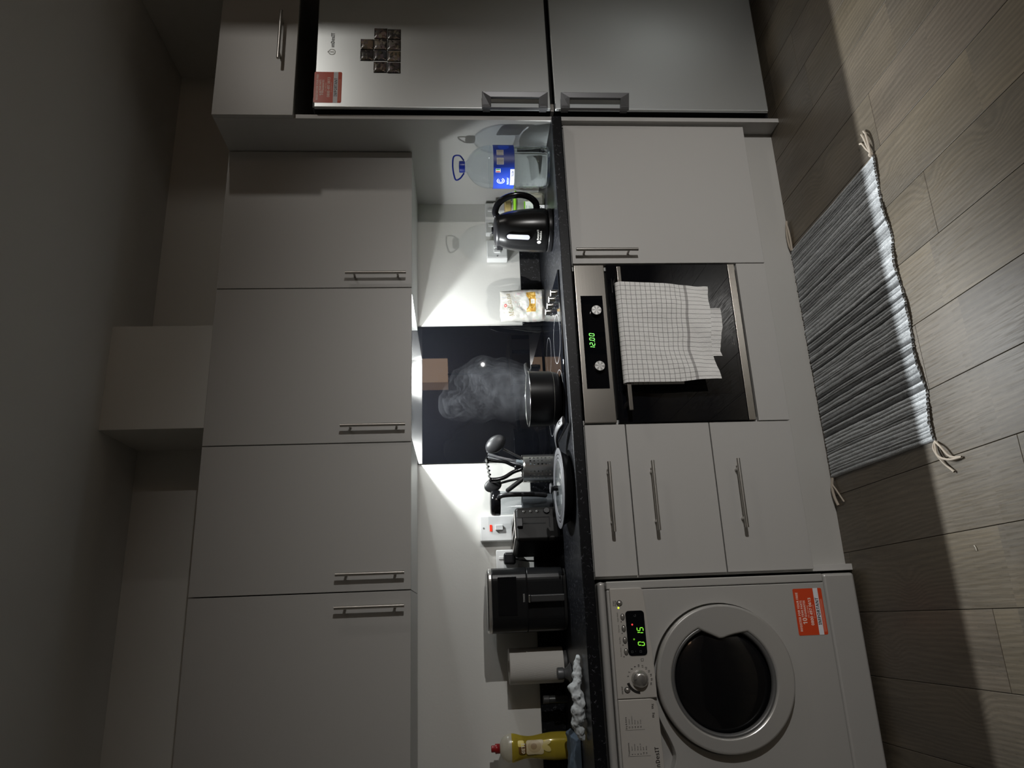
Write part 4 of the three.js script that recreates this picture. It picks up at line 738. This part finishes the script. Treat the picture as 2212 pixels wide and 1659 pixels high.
// ---------------------------------------------------------------- kettle
{
  const t = thing('kettle', 'black electric kettle with water gauge on its base', 'kettle', [0.222, W, 0.43], 0);
  const at = (a, r, y) => V(Math.sin(a) * r, y, Math.cos(a) * r);
  const HA = 1.02, GA = -0.83;   // directions of handle and gauge
  mesh('power_base', lathe([[0, 0.001], [0.082, 0.001], [0.0835, 0.005], [0.0835, 0.016], [0.081, 0.019], [0, 0.019]], 64), M.black, t, 'black power base');
  const prof = [[0.079, 0.0205], [0.0835, 0.026], [0.0845, 0.04], [0.0835, 0.08], [0.079, 0.13], [0.071, 0.175], [0.060, 0.205]];
  const sc = new THREE.SplineCurve(prof.map((p) => new THREE.Vector2(...p)));
  const rAt = (y) => { let b = 0.07; for (let i = 0; i <= 100; i++) { const p = sc.getPoint(i / 100); if (p.y <= y) b = p.x; } return b; };
  const body = mesh('body', mg([smoothLathe(prof, 72, 60), lathe([[0, 0.0206], [0.079, 0.0206]], 48)]), phys(lin(0.006, 0.006, 0.0062), 0.26, 0, { specularIntensity: 0.7 }), t);
  mesh('lid', smoothLathe([[0.060, 0.205], [0.056, 0.216], [0.042, 0.223], [0.02, 0.226], [0, 0.2265]], 56, 30), M.black, t, 'black lid');
  mesh('lid_knob', lathe([[0.014, 0.224], [0.014, 0.231], [0.012, 0.233], [0, 0.2335]], 24), M.blackGloss, t);
  const sa = HA + Math.PI;
  const spout = [];
  { const s = new THREE.Shape(); s.moveTo(-0.02, 0); s.lineTo(0.02, 0); s.lineTo(0.0, 0.034); s.closePath(); const g = new THREE.ExtrudeGeometry(s, { depth: 0.02, bevelEnabled: true, bevelSize: 0.002, bevelThickness: 0.002, bevelSegments: 2 }); g.rotateX(Math.PI / 2 + 0.0).rotateY(0); g.translate(0, 0.212, 0.038); g.rotateY(sa); spout.push(g); }
  mesh('spout', spout, M.black, t, 'black spout lip');
  // big loop handle
  mesh('handle', mg([tube([at(HA, 0.050, 0.208), at(HA, 0.066, 0.218), at(HA, 0.098, 0.208), at(HA, 0.124, 0.175), at(HA, 0.134, 0.13), at(HA, 0.126, 0.088), at(HA, 0.104, 0.062), at(HA, 0.082, 0.058)], 0.0125, 60, 14)]), M.blackGloss, t, 'glossy black loop handle');
  // gauge
  const bend = (geo, a0, out) => { const p = geo.attributes.position; for (let i = 0; i < p.count; i++) { const y = p.getY(i), r = rAt(y) + out + p.getZ(i), a = a0 + p.getX(i) / 0.078; p.setXYZ(i, Math.sin(a) * r, y, Math.cos(a) * r); } geo.computeVertexNormals(); return geo; };
  const gsh = (w, y0, y1) => { const s = new THREE.Shape(); s.moveTo(-w * 0.5, y0 + w * 0.5); s.absarc(0, y0 + w * 0.5, w * 0.5, Math.PI, 0, false); s.lineTo(w * 0.55, y1 - w * 0.6); s.quadraticCurveTo(w * 0.5, y1, 0, y1); s.quadraticCurveTo(-w * 0.5, y1, -w * 0.55, y1 - w * 0.6); s.closePath(); return new THREE.ExtrudeGeometry(s, { depth: 0.0018, bevelEnabled: false, curveSegments: 10, steps: 1 }); };
  const frame = mesh('gauge_frame', bend(gsh(0.025, 0.088, 0.182), GA, 0.0004), M.blackGloss, t);
  mesh('water_gauge', bend(gsh(0.017, 0.092, 0.178), GA, 0.0016), phys(lin(0.36, 0.37, 0.42), 0.35, 0, {}), frame, 'pale water gauge');
  const txt = canvasTex(256, 128, (c, w, h) => { c.fillStyle = '#e8e6e0'; c.beginPath(); c.ellipse(34, 64, 28, 40, 0, 0, 7); c.fill(); c.font = sans(52, 'bold'); c.fillText('Russell', 72, 56); c.fillText('Hobbs', 72, 112); });
  const pg = new THREE.PlaneGeometry(0.054, 0.024, 12, 1).translate(0, 0.056, 0);
  const pr2 = mesh('brand_name', bend(pg, GA + 0.02, 0.0006), std(0xffffff, 0.4, 0, { map: txt, transparent: true }), t, 'white maker name'); pr2.castShadow = false;
}
// ---------------------------------------------------------------- big water bottle
{
  const t = thing('water_bottle', 'large clear five litre water bottle with blue label and blue cap', 'bottle', [0.489, W + 0.0002, 0.458]);
  const clear = phys(lin(0.90, 0.935, 0.97), 0.04, 0, { transmission: 1, thickness: 0, ior: 1.38, side: THREE.DoubleSide });
  const prof = [[0.0, 0.012], [0.04, 0.006], [0.070, 0.001], [0.080, 0.012]];
  for (let i = 0; i < 5; i++) { const y = 0.022 + i * 0.024; prof.push([0.0825, y], [0.0795, y + 0.012]); }
  prof.push([0.0815, 0.140], [0.0815, 0.225], [0.0825, 0.232], [0.082, 0.245], [0.076, 0.268], [0.062, 0.294], [0.040, 0.314], [0.024, 0.324], [0.020, 0.330], [0.020, 0.337]);
  const g = smoothLathe(prof, 72, 220), p = g.attributes.position;
  for (let i = 0; i < p.count; i++) { const y = p.getY(i), a = Math.atan2(p.getX(i), p.getZ(i)), k = 1 + (y < 0.15 && y > 0.01 ? 0.075 * (fbm(Math.cos(a) * 4, y * 45, Math.sin(a) * 4, 4) - 0.5) : 0) + (y > 0.13 && y < 0.24 ? 0.006 * Math.cos(a * 4) : 0); p.setX(i, p.getX(i) * k); p.setZ(i, p.getZ(i) * k); }
  g.computeVertexNormals();
  mesh('bottle_body', g, clear, t, 'clear plastic');
  mesh('water', lathe([[0, 0.014], [0.05, 0.010], [0.074, 0.012], [0.0765, 0.03], [0.077, 0.138], [0.0765, 0.139], [0, 0.139]], 56), phys(lin(0.97, 0.98, 0.97), 0.0, 0, { transmission: 1, thickness: 0.1, ior: 1.33, attenuationColor: lin(0.80, 0.84, 0.80), attenuationDistance: 0.25 }), t, 'still water');
  const lab = canvasTex(1024, 256, (c, w, h) => {
    c.fillStyle = '#1b3fae'; c.fillRect(0, 0, w, h); c.fillStyle = '#15308a'; c.fillRect(520, 0, 504, h);
    for (const x of [560, 690]) { c.fillStyle = '#d8d4d0'; c.fillRect(x, 40, 90, 84); c.fillStyle = '#222'; for (let i = 0; i < 16; i++) c.fillRect(x + 5 + i * 5.2, 44, rr(1, 3.4), 76); }
    c.fillStyle = '#eef0ec'; c.fillRect(455, 26, 50, 60); c.fillStyle = '#c8402a'; c.fillRect(458, 30, 14, 50); c.fillStyle = '#3f9a48'; c.fillRect(486, 30, 14, 50);
    c.strokeStyle = '#e6ecff'; c.lineWidth = 9; for (const r of [24, 44]) { c.beginPath(); c.arc(330, 90, r, 0.4, 5.6); c.stroke(); }
    c.fillStyle = '#c8d6ff'; c.font = sans(44, 'bold'); c.fillText('water', 260, 190);
    c.fillStyle = '#eef0f6'; c.fillRect(250, 204, 250, 52); c.fillStyle = '#2a3f86'; c.font = sans(40, 'bold'); c.fillText('5Ltr', 400, 246);
    c.fillStyle = '#2448b8'; c.beginPath(); c.arc(860, 128, 70, 0, 7); c.fill();
  });
  const lg = new THREE.CylinderGeometry(0.0832, 0.0832, 0.081, 64, 1, true, -2.4, 3.5).translate(0, 0.181, 0);
  mesh('label', lg, std(0xffffff, 0.45, 0, { map: lab, side: THREE.DoubleSide }), t, 'blue paper label with bar codes');
  const capMat = std(lin(0.012, 0.03, 0.30), 0.35);
  const cap = mesh('cap', lathe([[0.0215, 0.330], [0.0225, 0.333], [0.0225, 0.350], [0.021, 0.353], [0, 0.354]], 40), capMat, t, 'blue cap');
  const u = V(Math.cos(0.5), 0, Math.sin(0.5));   // loop lies across the view
  const q = (a, y) => u.clone().multiplyScalar(a).setY(y);
  mesh('carry_loop', tube([q(0.024, 0.334), q(0.042, 0.350), q(0.040, 0.372), q(0.010, 0.378), q(-0.030, 0.374), q(-0.050, 0.366), q(-0.044, 0.350), q(-0.024, 0.334)], 0.0032, 60, 8), capMat, cap, 'blue carry loop');
}
// ---------------------------------------------------------------- clear tub with labels, small jar
{
  const t = thing('food_tub', 'clear plastic tub with green and white labels behind the kettle', 'tub', [0.432, W + 0.0002, 0.262], -0.35);
  const clear = phys(lin(0.88, 0.9, 0.84), 0.1, 0, { transmission: 0.85, thickness: 0, side: THREE.DoubleSide });
  mesh('tub_body', rb(-0.055, 0.055, 0, 0.118, -0.04, 0.04, 0.012, 3), clear, t);
  mesh('lid', rb(-0.057, 0.057, 0.118, 0.126, -0.042, 0.042, 0.003, 2), std(lin(0.22, 0.5, 0.02), 0.4), t, 'green lid');
  print('label', 0.06, 0.055, 3000, (c, w, h) => { c.fillStyle = '#76c01a'; c.fillRect(0, 0, w, h); c.fillStyle = '#eef5e8'; c.fillRect(w * 0.12, h * 0.1, w * 0.88, h * 0.62); c.fillStyle = '#7a9a80'; for (let i = 0; i < 5; i++) c.fillRect(w * 0.2, h * (0.18 + i * 0.1), w * rr(0.3, 0.6), h * 0.03); }, t, -0.018, 0.060, 0.0415, { opaque: true });
  print('price_label', 0.045, 0.03, 3000, (c, w, h) => { c.fillStyle = '#f4f3f0'; c.fillRect(0, 0, w, h); c.fillStyle = '#222'; c.font = sans(h * 0.7, 'bold'); c.fillText('2', w * 0.1, h * 0.8); c.fillRect(w * 0.5, h * 0.3, w * 0.4, h * 0.08); c.fillRect(w * 0.5, h * 0.5, w * 0.3, h * 0.08); }, t, -0.025, 0.017, 0.0416, { opaque: true });
  const cont = mesh('contents', rb(-0.05, 0.05, 0.004, 0.07, -0.035, 0.035, 0.012, 3), std(lin(0.40, 0.34, 0.24), 0.8), t, 'pale food pieces');
  const j = thing('small_jar', 'small jar with tan lid between tub and water bottle', 'jar', [0.482, W + 0.0002, 0.17]);
  mesh('jar_body', smoothLathe([[0, 0.002], [0.03, 0.002], [0.033, 0.012], [0.033, 0.10], [0.030, 0.125], [0.027, 0.132]], 40), phys(lin(0.8, 0.8, 0.74), 0.1, 0, { transmission: 0.7, thickness: 0, side: THREE.DoubleSide }), j);
  mesh('lid', lathe([[0.029, 0.131], [0.0315, 0.133], [0.0315, 0.155], [0.029, 0.158], [0, 0.159]], 40), std(lin(0.42, 0.30, 0.12), 0.5), j, 'tan lid');
}
// ---------------------------------------------------------------- pasta bag
{
  const t = thing('pasta_bag', 'white pasta bag with yellow pasta picture leaning on the upstand', 'bag', [0.060, W + 0.0002, 0.082], -0.28);
  const tex = canvasTex(768, 1024, (c, w, h) => {
    c.fillStyle = '#cdcac3'; c.fillRect(0, 0, w, h);
    for (let i = 0; i < 60; i++) { c.fillStyle = `rgba(${rr(180, 222)},${rr(178, 219)},${rr(170, 212)},.5)`; c.beginPath(); c.ellipse(rnd() * w, rnd() * h, rr(20, 90), rr(8, 30), rnd() * 3, 0, 7); c.fill(); }
    c.fillStyle = '#c83a36'; c.beginPath(); c.ellipse(400, 120, 42, 30, 0, 0, 7); c.fill(); c.fillStyle = '#f3d8d2'; c.beginPath(); c.ellipse(400, 118, 20, 13, 0, 0, 7); c.fill();
    c.save(); c.translate(120, 320); c.rotate(-0.16); c.fillStyle = '#8a7a4a'; c.font = 'italic 148px serif'; c.fillText('Molisana', 0, 0, 590); c.restore();
    c.strokeStyle = '#a8a49a'; c.lineWidth = 5; c.beginPath(); c.moveTo(290, 345); c.lineTo(690, 255); c.stroke();
    c.fillStyle = '#d9d6cf'; c.fillRect(0, 560, w, 8);
    c.fillStyle = '#c79a3e'; c.fillRect(220, 600, 470, 210);
    for (let i = 0; i < 46; i++) { c.fillStyle = ['#e2b45a', '#d19f3c', '#a87622', '#efcb78'][i % 4]; c.beginPath(); c.ellipse(rr(230, 680), rr(612, 800), rr(16, 46), rr(9, 20), rr(0, 3), 0, 7); c.fill(); }
    c.fillStyle = '#d8d6d0'; c.beginPath(); c.ellipse(440, 560, 160, 105, 0, 0, 7); c.fill(); c.fillStyle = '#d8d6d0'; c.beginPath(); c.ellipse(390, 450, 120, 90, 0, 0, 7); c.fill();
    c.strokeStyle = '#b8b29e'; c.lineWidth = 5; c.beginPath(); c.ellipse(390, 450, 80, 56, 0, 0, 7); c.stroke(); c.fillStyle = '#a33'; c.beginPath(); c.arc(372, 440, 9, 0, 7); c.fill(); c.fillStyle = '#374'; c.beginPath(); c.arc(408, 440, 9, 0, 7); c.fill();
    c.fillStyle = '#efece6'; c.fillRect(410, 700, 110, 90); c.fillStyle = '#a89a80'; c.font = sans(30); c.fillText('500g', 425, 755);
    c.fillStyle = '#9a8f84'; c.font = sans(34, 'bold'); c.fillText('RIGATONI', 330, 872); c.fillRect(250, 832, 380, 4);
  });
  const nu = 44, nv = 50, Wd = 0.135, Hh = 0.186, side = (s) => {
    const g = new THREE.PlaneGeometry(1, 1, nu, nv), p = g.attributes.position, uv = g.attributes.uv;
    for (let i = 0; i < p.count; i++) {
      const u = uv.getX(i), v = uv.getY(i), a = (u - 0.5) * 2, e = Math.sqrt(Math.max(0, 1 - a * a * a * a));
      const th = 0.036 * Math.pow(Math.max(0, 1 - v), 0.55) * e * (v < 0.06 ? 0.75 + v * 4 : 1) + 0.002;
      const cr = 0.010 * (fbm(u * 6 + s * 5, v * 7, 2, 4) - 0.5) + 0.008 * Math.abs(fbm(u * 4, v * 5 + s * 3, 8, 2) - 0.5);
      const edge = Math.min(1, 6 * Math.min(u, 1 - u), 8 * Math.min(v + 0.03, 1 - v + 0.02));
      p.setXYZ(i, a * Wd / 2 * (1 - 0.10 * (1 - v) * 0 + 0.03 * Math.sin(v * 5)) + 0.004 * (fbm(v * 8, s, 3) - 0.5), v * Hh + 0.008 * (v > 0.9 ? fbm(u * 5, 1, 2) - 0.5 : 0), s * (th + cr * edge) - v * 0.028);
    }
    g.computeVertexNormals(); return g;
  };
  const mf = phys(0xffffff, 0.42, 0, { map: tex, side: THREE.DoubleSide, clearcoat: 0.4, clearcoatRoughness: 0.3 });
  mesh('front', side(1), mf, t, 'printed front'); const bk = side(-1); mesh('back', bk, phys(lin(0.7, 0.69, 0.66), 0.45, 0, { side: THREE.DoubleSide }), t);
}
// ---------------------------------------------------------------- wall fittings
function plate(name, label, category, x0, x1, y0, y1, d) { const t = thing(name, label, category); mesh('back_box', rb(x0, x1, y0, y1, 0.0003, d, 0.004, 2), M.whitePlastic, t); return t; }
{
  const a = plate('light_switch', 'white surface-mounted double switch above the upstand by the kettle', 'switch', 0.305, 0.399, 1.047, 1.138, 0.040);
  for (const x of [0.341, 0.363]) mesh('rocker', rb(x - 0.0075, x + 0.0075, 1.078, 1.107, 0.0395, 0.047, 0.002, 2).rotateX(0), M.whitePlastic, a, 'white rocker');
  for (const x of [0.318, 0.386]) mesh('screw', cyl(0.003, 0.003, 0.002, 12).rotateX(Math.PI / 2).translate(x, 1.0925, 0.0395), M.grey, a);
  const b = plate('double_socket', 'white double socket half hidden behind the kettle', 'socket', 0.436, 0.590, 1.055, 1.140, 0.034);
  for (const x of [0.475, 0.551]) mesh('rocker', rb(x - 0.006, x + 0.006, 1.108, 1.128, 0.0335, 0.038, 0.002), M.whitePlastic, b);
  const pl = thing('plug', 'white plug pushed into the socket behind the kettle', 'plug'); mesh('plug_body', rb(0.525, 0.575, 1.05, 1.105, 0.0342, 0.068, 0.008, 3), M.whitePlastic, pl); mesh('plug_cord', tube([[0.55, 1.052, 0.05], [0.545, 1.0, 0.06], [0.52, 0.94, 0.08], [0.48, 0.911, 0.11]], 0.0033, 20, 8), M.whitePlastic, pl);
  const c = plate('cooker_switch', 'tall white cooker switch with glowing red neon beside the toaster', 'switch', -0.919, -0.821, 1.05, 1.199, 0.036);
  mesh('rocker', rb(-0.878, -0.858, 1.110, 1.140, 0.0355, 0.045, 0.002, 2), M.whitePlastic, c, 'white rocker');
  mesh('neon', rb(-0.881, -0.856, 1.153, 1.162, 0.0355, 0.0385, 0.0015, 2), std(0x300000, 0.4, 0, { emissive: lin(1, 0.05, 0.02), emissiveIntensity: 1.1 }), c, 'glowing red neon');
  mesh('screw', cyl(0.0032, 0.0032, 0.002, 12).rotateX(Math.PI / 2).translate(-0.868, 1.186, 0.0355), M.grey, c);
  const d = plate('double_socket', 'white double socket between toaster and air fryer', 'socket', -1.10, -0.953, 1.055, 1.140, 0.030);
  mesh('rocker', rb(-0.99, -0.978, 1.112, 1.130, 0.0295, 0.034, 0.002), M.whitePlastic, d);
  const p2 = thing('plug', 'black plug with black cord in the socket by the toaster', 'plug');
  mesh('plug_body', rb(-1.012, -0.966, 1.066, 1.112, 0.0302, 0.068, 0.010, 3), M.black, p2);
  mesh('plug_cord', tube([[-0.99, 1.068, 0.052], [-0.996, 1.045, 0.058], [-1.000, 1.02, 0.055], [-1.001, 0.995, 0.046], [-1.002, 0.96, 0.036], [-1.003, 0.92, 0.03]], 0.0032, 24, 8), M.black, p2);
}
// ---------------------------------------------------------------- rag rug
{
  const t = thing('rag_rug', 'grey and white striped rag rug with corner tassels in front of the oven', 'rug');
  const tones = [0.42, 0.52, 0.58, 0.64, 0.70, 0.75, 0.82, 0.52, 0.38, 0.17].map((k) => lin(k, k * 1.035, k * 1.06));
  const wt = dataTex(64, 256, (x, y) => 128 + 110 * (noise(x * 0.9, y * 0.5, 3) - 0.5) + 70 * Math.sin(y * 0.8 + 2 * noise(x / 9, y / 9, 5)), false, [8, 6]);
  const ct = dataTex(64, 256, (x, y) => { const k = 225 + 60 * (noise(x * 0.6, y * 0.35, 8) - 0.5) + 40 * (noise(x * 0.2, y * 0.04, 5) - 0.5); return [k, k, k]; }, true, [6, 3]);
  const mats = tones.map((c) => std(c, 0.95, 0, { bumpMap: wt, bumpScale: 0.0018, map: ct }));
  let x = -0.802, k = 0;
  while (x < 0.078) {
    const w = rr(0.006, 0.0165), fr = Math.max(0, Math.min(1, (x + 0.80) / 0.88));
    const z0 = 0.527 + 0.010 * (1 - fr) + rr(-0.002, 0.002), z1 = 1.112 + 0.006 * Math.sin(x * 26) + 0.004 * (fbm(x * 30, 3) - 0.5) + rr(-0.0015, 0.0015);
    const n = 26, P = [], U = [], idx = [], A = 5;
    for (let i = 0; i <= n; i++) {
      const s = i / n, z = z0 + (z1 - z0) * s, c = x + w / 2 + 0.004 * (fbm(s * 4, k * 0.13 + x * 3, 2, 3) - 0.5) - 0.012 * (1 - s) * (0.5 - fr) * -1, hw = w * 0.56 * (0.92 + 0.2 * noise(s * 20, k * 3));
      const lift = 0.004 * Math.max(0, (s - 0.93) / 0.07) * (0.5 + 0.5 * Math.sin(x * 40)), hgt = 0.0075 * (0.8 + 0.4 * noise(s * 14, k * 7, 4));
      for (let a = 0; a <= A; a++) { const th = Math.PI * a / A; P.push(c - Math.cos(th) * hw, 0.0008 + Math.sin(th) * hgt + lift, z); U.push(a / A * 0.1 + k * 0.13, s * 0.6 + k * 0.37); }
      if (i) for (let a = 0; a < A; a++) { const p = (i - 1) * (A + 1) + a; idx.push(p, p + A + 1, p + 1, p + 1, p + A + 1, p + A + 2); }
    }
    const b0 = P.length / 3; for (const i of [0, n]) { const o = i * (A + 1); for (let a = 1; a < A; a++) i ? idx.push(o, o + a, o + a + 1) : idx.push(o, o + a + 1, o + a); }
    const g = new THREE.BufferGeometry(); g.setAttribute('position', new THREE.Float32BufferAttribute(P, 3)); g.setAttribute('uv', new THREE.Float32BufferAttribute(U, 2)); g.setIndex(idx); g.computeVertexNormals();
    let m = Math.floor(rnd() * 8); if (rnd() < 0.10) m = 9; if (rnd() < 0.12) m = 6;
    const r = mesh('rag_strip', g, mats[m], t); r.material.side = THREE.DoubleSide;
    x += w; k++;
  }
  const cord = std(lin(0.46, 0.40, 0.33), 0.95);
  const tas = (ends, name = 'tassel') => mesh(name, ends.map(([pts, r]) => tube(pts.map(([a, b, c]) => [a, c ?? 0.006, b]), r ?? 0.0032, 24, 6)), cord, t, 'twisted beige cord tassel');
  tas([[[[0.078, 1.108], [0.092, 1.112, 0.008], [0.118, 1.102, 0.014], [0.150, 1.082, 0.010], [0.162, 1.064, 0.005]]], [[[0.092, 1.112, 0.008], [0.122, 1.112, 0.015], [0.158, 1.102, 0.014], [0.182, 1.084, 0.006]]], [[[0.092, 1.112, 0.008], [0.12, 1.116, 0.012], [0.165, 1.11, 0.010], [0.186, 1.096, 0.005]]]]);
  mesh('tassel_knot', new THREE.SphereGeometry(0.0075, 14, 10).translate(0.090, 0.0085, 1.111), cord, t);
  tas([[[[-0.806, 1.110], [-0.825, 1.135, 0.012], [-0.858, 1.162, 0.010], [-0.868, 1.196, 0.005]]], [[[-0.806, 1.110], [-0.846, 1.120, 0.014], [-0.866, 1.158, 0.012], [-0.868, 1.198, 0.005]]], [[[-0.806, 1.110], [-0.822, 1.104, 0.010], [-0.862, 1.122, 0.007], [-0.898, 1.158, 0.005]]]]);
  tas([[[[0.072, 0.533], [0.10, 0.528, 0.010], [0.15, 0.530, 0.012], [0.198, 0.536, 0.008]], 0.0045], [[[0.072, 0.535], [0.11, 0.540, 0.008], [0.16, 0.538, 0.009], [0.185, 0.534, 0.010]], 0.0045]]);
  tas([[[[-0.796, 0.540], [-0.815, 0.536, 0.009], [-0.84, 0.552, 0.007], [-0.886, 0.585, 0.004]], 0.0028], [[[-0.796, 0.540], [-0.83, 0.534, 0.010], [-0.865, 0.536, 0.008], [-0.892, 0.545, 0.005]], 0.005]]);
}
// a few crumbs on the floor
tag(mesh('thread_scrap', tube([[-1.085, 0.002, 1.165], [-1.09, 0.0025, 1.169], [-1.098, 0.002, 1.170]], 0.0012, 8, 6), std(lin(0.55, 0.52, 0.45), 0.9)), 'short pale scrap of thread on the bare floor', 'scrap');

// ---------------------------------------------------------------- lamps and an added fill light in the room behind the camera
{
  const f = thing('floor_lamp', 'floor lamp with warm square fabric shade behind the camera', 'lamp', [1.46, 0, 4.95]);
  mesh('base', cyl(0.14, 0.13, 0.02, 40), M.black, f); mesh('pole', cyl(0.01, 0.01, 1.66, 16).translate(0, 0.02, 0), M.black, f);
  const sh = std(lin(0.5, 0.36, 0.25), 0.9, 0, { emissive: lin(1.0, 0.62, 0.38), emissiveIntensity: 1.7, side: THREE.DoubleSide });
  mesh('shade', [rb(-0.14, 0.14, 1.39, 1.70, 0.138, 0.14, 0.0005), rb(-0.14, 0.14, 1.39, 1.70, -0.14, -0.138, 0.0005), rb(-0.14, -0.138, 1.39, 1.70, -0.138, 0.138, 0.0005), rb(0.138, 0.14, 1.39, 1.70, -0.138, 0.138, 0.0005)], sh, f, 'glowing warm lamp shade');
const l = new THREE.RectAreaLight(lin(1.0, 0.70, 0.48), FLOOR_LAMP, 0.28, 0.31); l.position.set(1.46, 1.545, 4.805); l.lookAt(1.46, 1.545, 0); scene.add(l);
}
{
  const p = thing('pendant_lamp', 'small dim pendant lamp hanging in the living area', 'lamp', [1.65, 0, 1.75]);
  mesh('ceiling_rose', cyl(0.05, 0.045, 0.02, 28).translate(0, CEIL - 0.021, 0), M.whitePlastic, p); mesh('cord', cyl(0.003, 0.003, CEIL - 0.02 - 2.34, 8).translate(0, 2.34, 0), M.black, p);
  mesh('shade', lathe([[0.012, 2.345], [0.03, 2.345], [0.075, 2.325], [0.115, 2.290], [0.130, 2.258], [0.127, 2.258], [0.112, 2.287], [0.073, 2.320], [0.012, 2.340]], 48), M.black, p, 'added black dome shade cutting the upward light');  // dome added to keep this light off the ceiling and upper wall
  mesh('lamp_globe', new THREE.SphereGeometry(0.045, 32, 20).translate(0, 2.262, 0), std(lin(0.8, 0.8, 0.8), 0.5, 0, { emissive: lin(1.0, 0.93, 0.84), emissiveIntensity: 5 }), p, 'glowing globe');
  const l = new THREE.PointLight(lin(1.0, 0.95, 0.88), PENDANT, 0, 2); l.position.set(1.65, 2.262, 1.75); l.castShadow = true; l.shadow.radius = 2.2; scene.add(l);
}
{
  const p = thing('added_lamp_table', 'added tall table carrying the fill lamp', 'table', [1.05, 0, 3.55]);  // table added only to carry the fill lamp
  mesh('table_top', rb(-0.25, 0.25, 0.78, 0.805, -0.22, 0.22, 0.004), M.edge, p);
  for (const [a, b] of [[-0.22, -0.19], [0.22, -0.19], [-0.22, 0.19], [0.22, 0.19]]) mesh('leg', rb(a - 0.015, a + 0.015, 0, 0.78, b - 0.015, b + 0.015, 0.002), M.black, p);
  const d = thing('added_fill_lamp', 'added fill lamp on its table, turned towards the kitchen', 'lamp', [1.05, 0.8055, 3.55]);
  mesh('base', cyl(0.08, 0.075, 0.018, 36), M.black, d); mesh('arm', tube([[0, 0.018, 0.05], [0, 0.15, 0.06], [0, 0.23, 0.03]], 0.007, 20, 8), M.steel, d);
  mesh('shade', lathe([[0.085, 0], [0.082, 0.02], [0.05, 0.075], [0.03, 0.09], [0, 0.092]], 40).rotateX(Math.PI / 2).translate(0, 0.24, -0.05), std(lin(0.6, 0.6, 0.58), 0.5, 0, { side: THREE.DoubleSide }), d);
  mesh('lamp_bulb', new THREE.SphereGeometry(0.012, 24, 16).translate(0, 0.24, -0.055), std(lin(0.8, 0.8, 0.8), 0.5, 0, { emissive: lin(1, 0.96, 0.90), emissiveIntensity: 4 }), d, 'glowing bulb of the added fill lamp');
  const l = new THREE.SpotLight(lin(1.0, 0.98, 0.95), ADDED_FILL, 0, 0.68, 1, 2); l.position.set(1.05, 1.0455, 3.475); l.target.position.set(-0.70, 0.08, 0.55); l.castShadow = true; l.shadow.radius = 0.55; l.shadow.mapSize.set(1024, 1024); scene.add(l, l.target);  // fill light added to brighten the lower fronts, housed as a lamp
}
renderer.render(scene, camera);
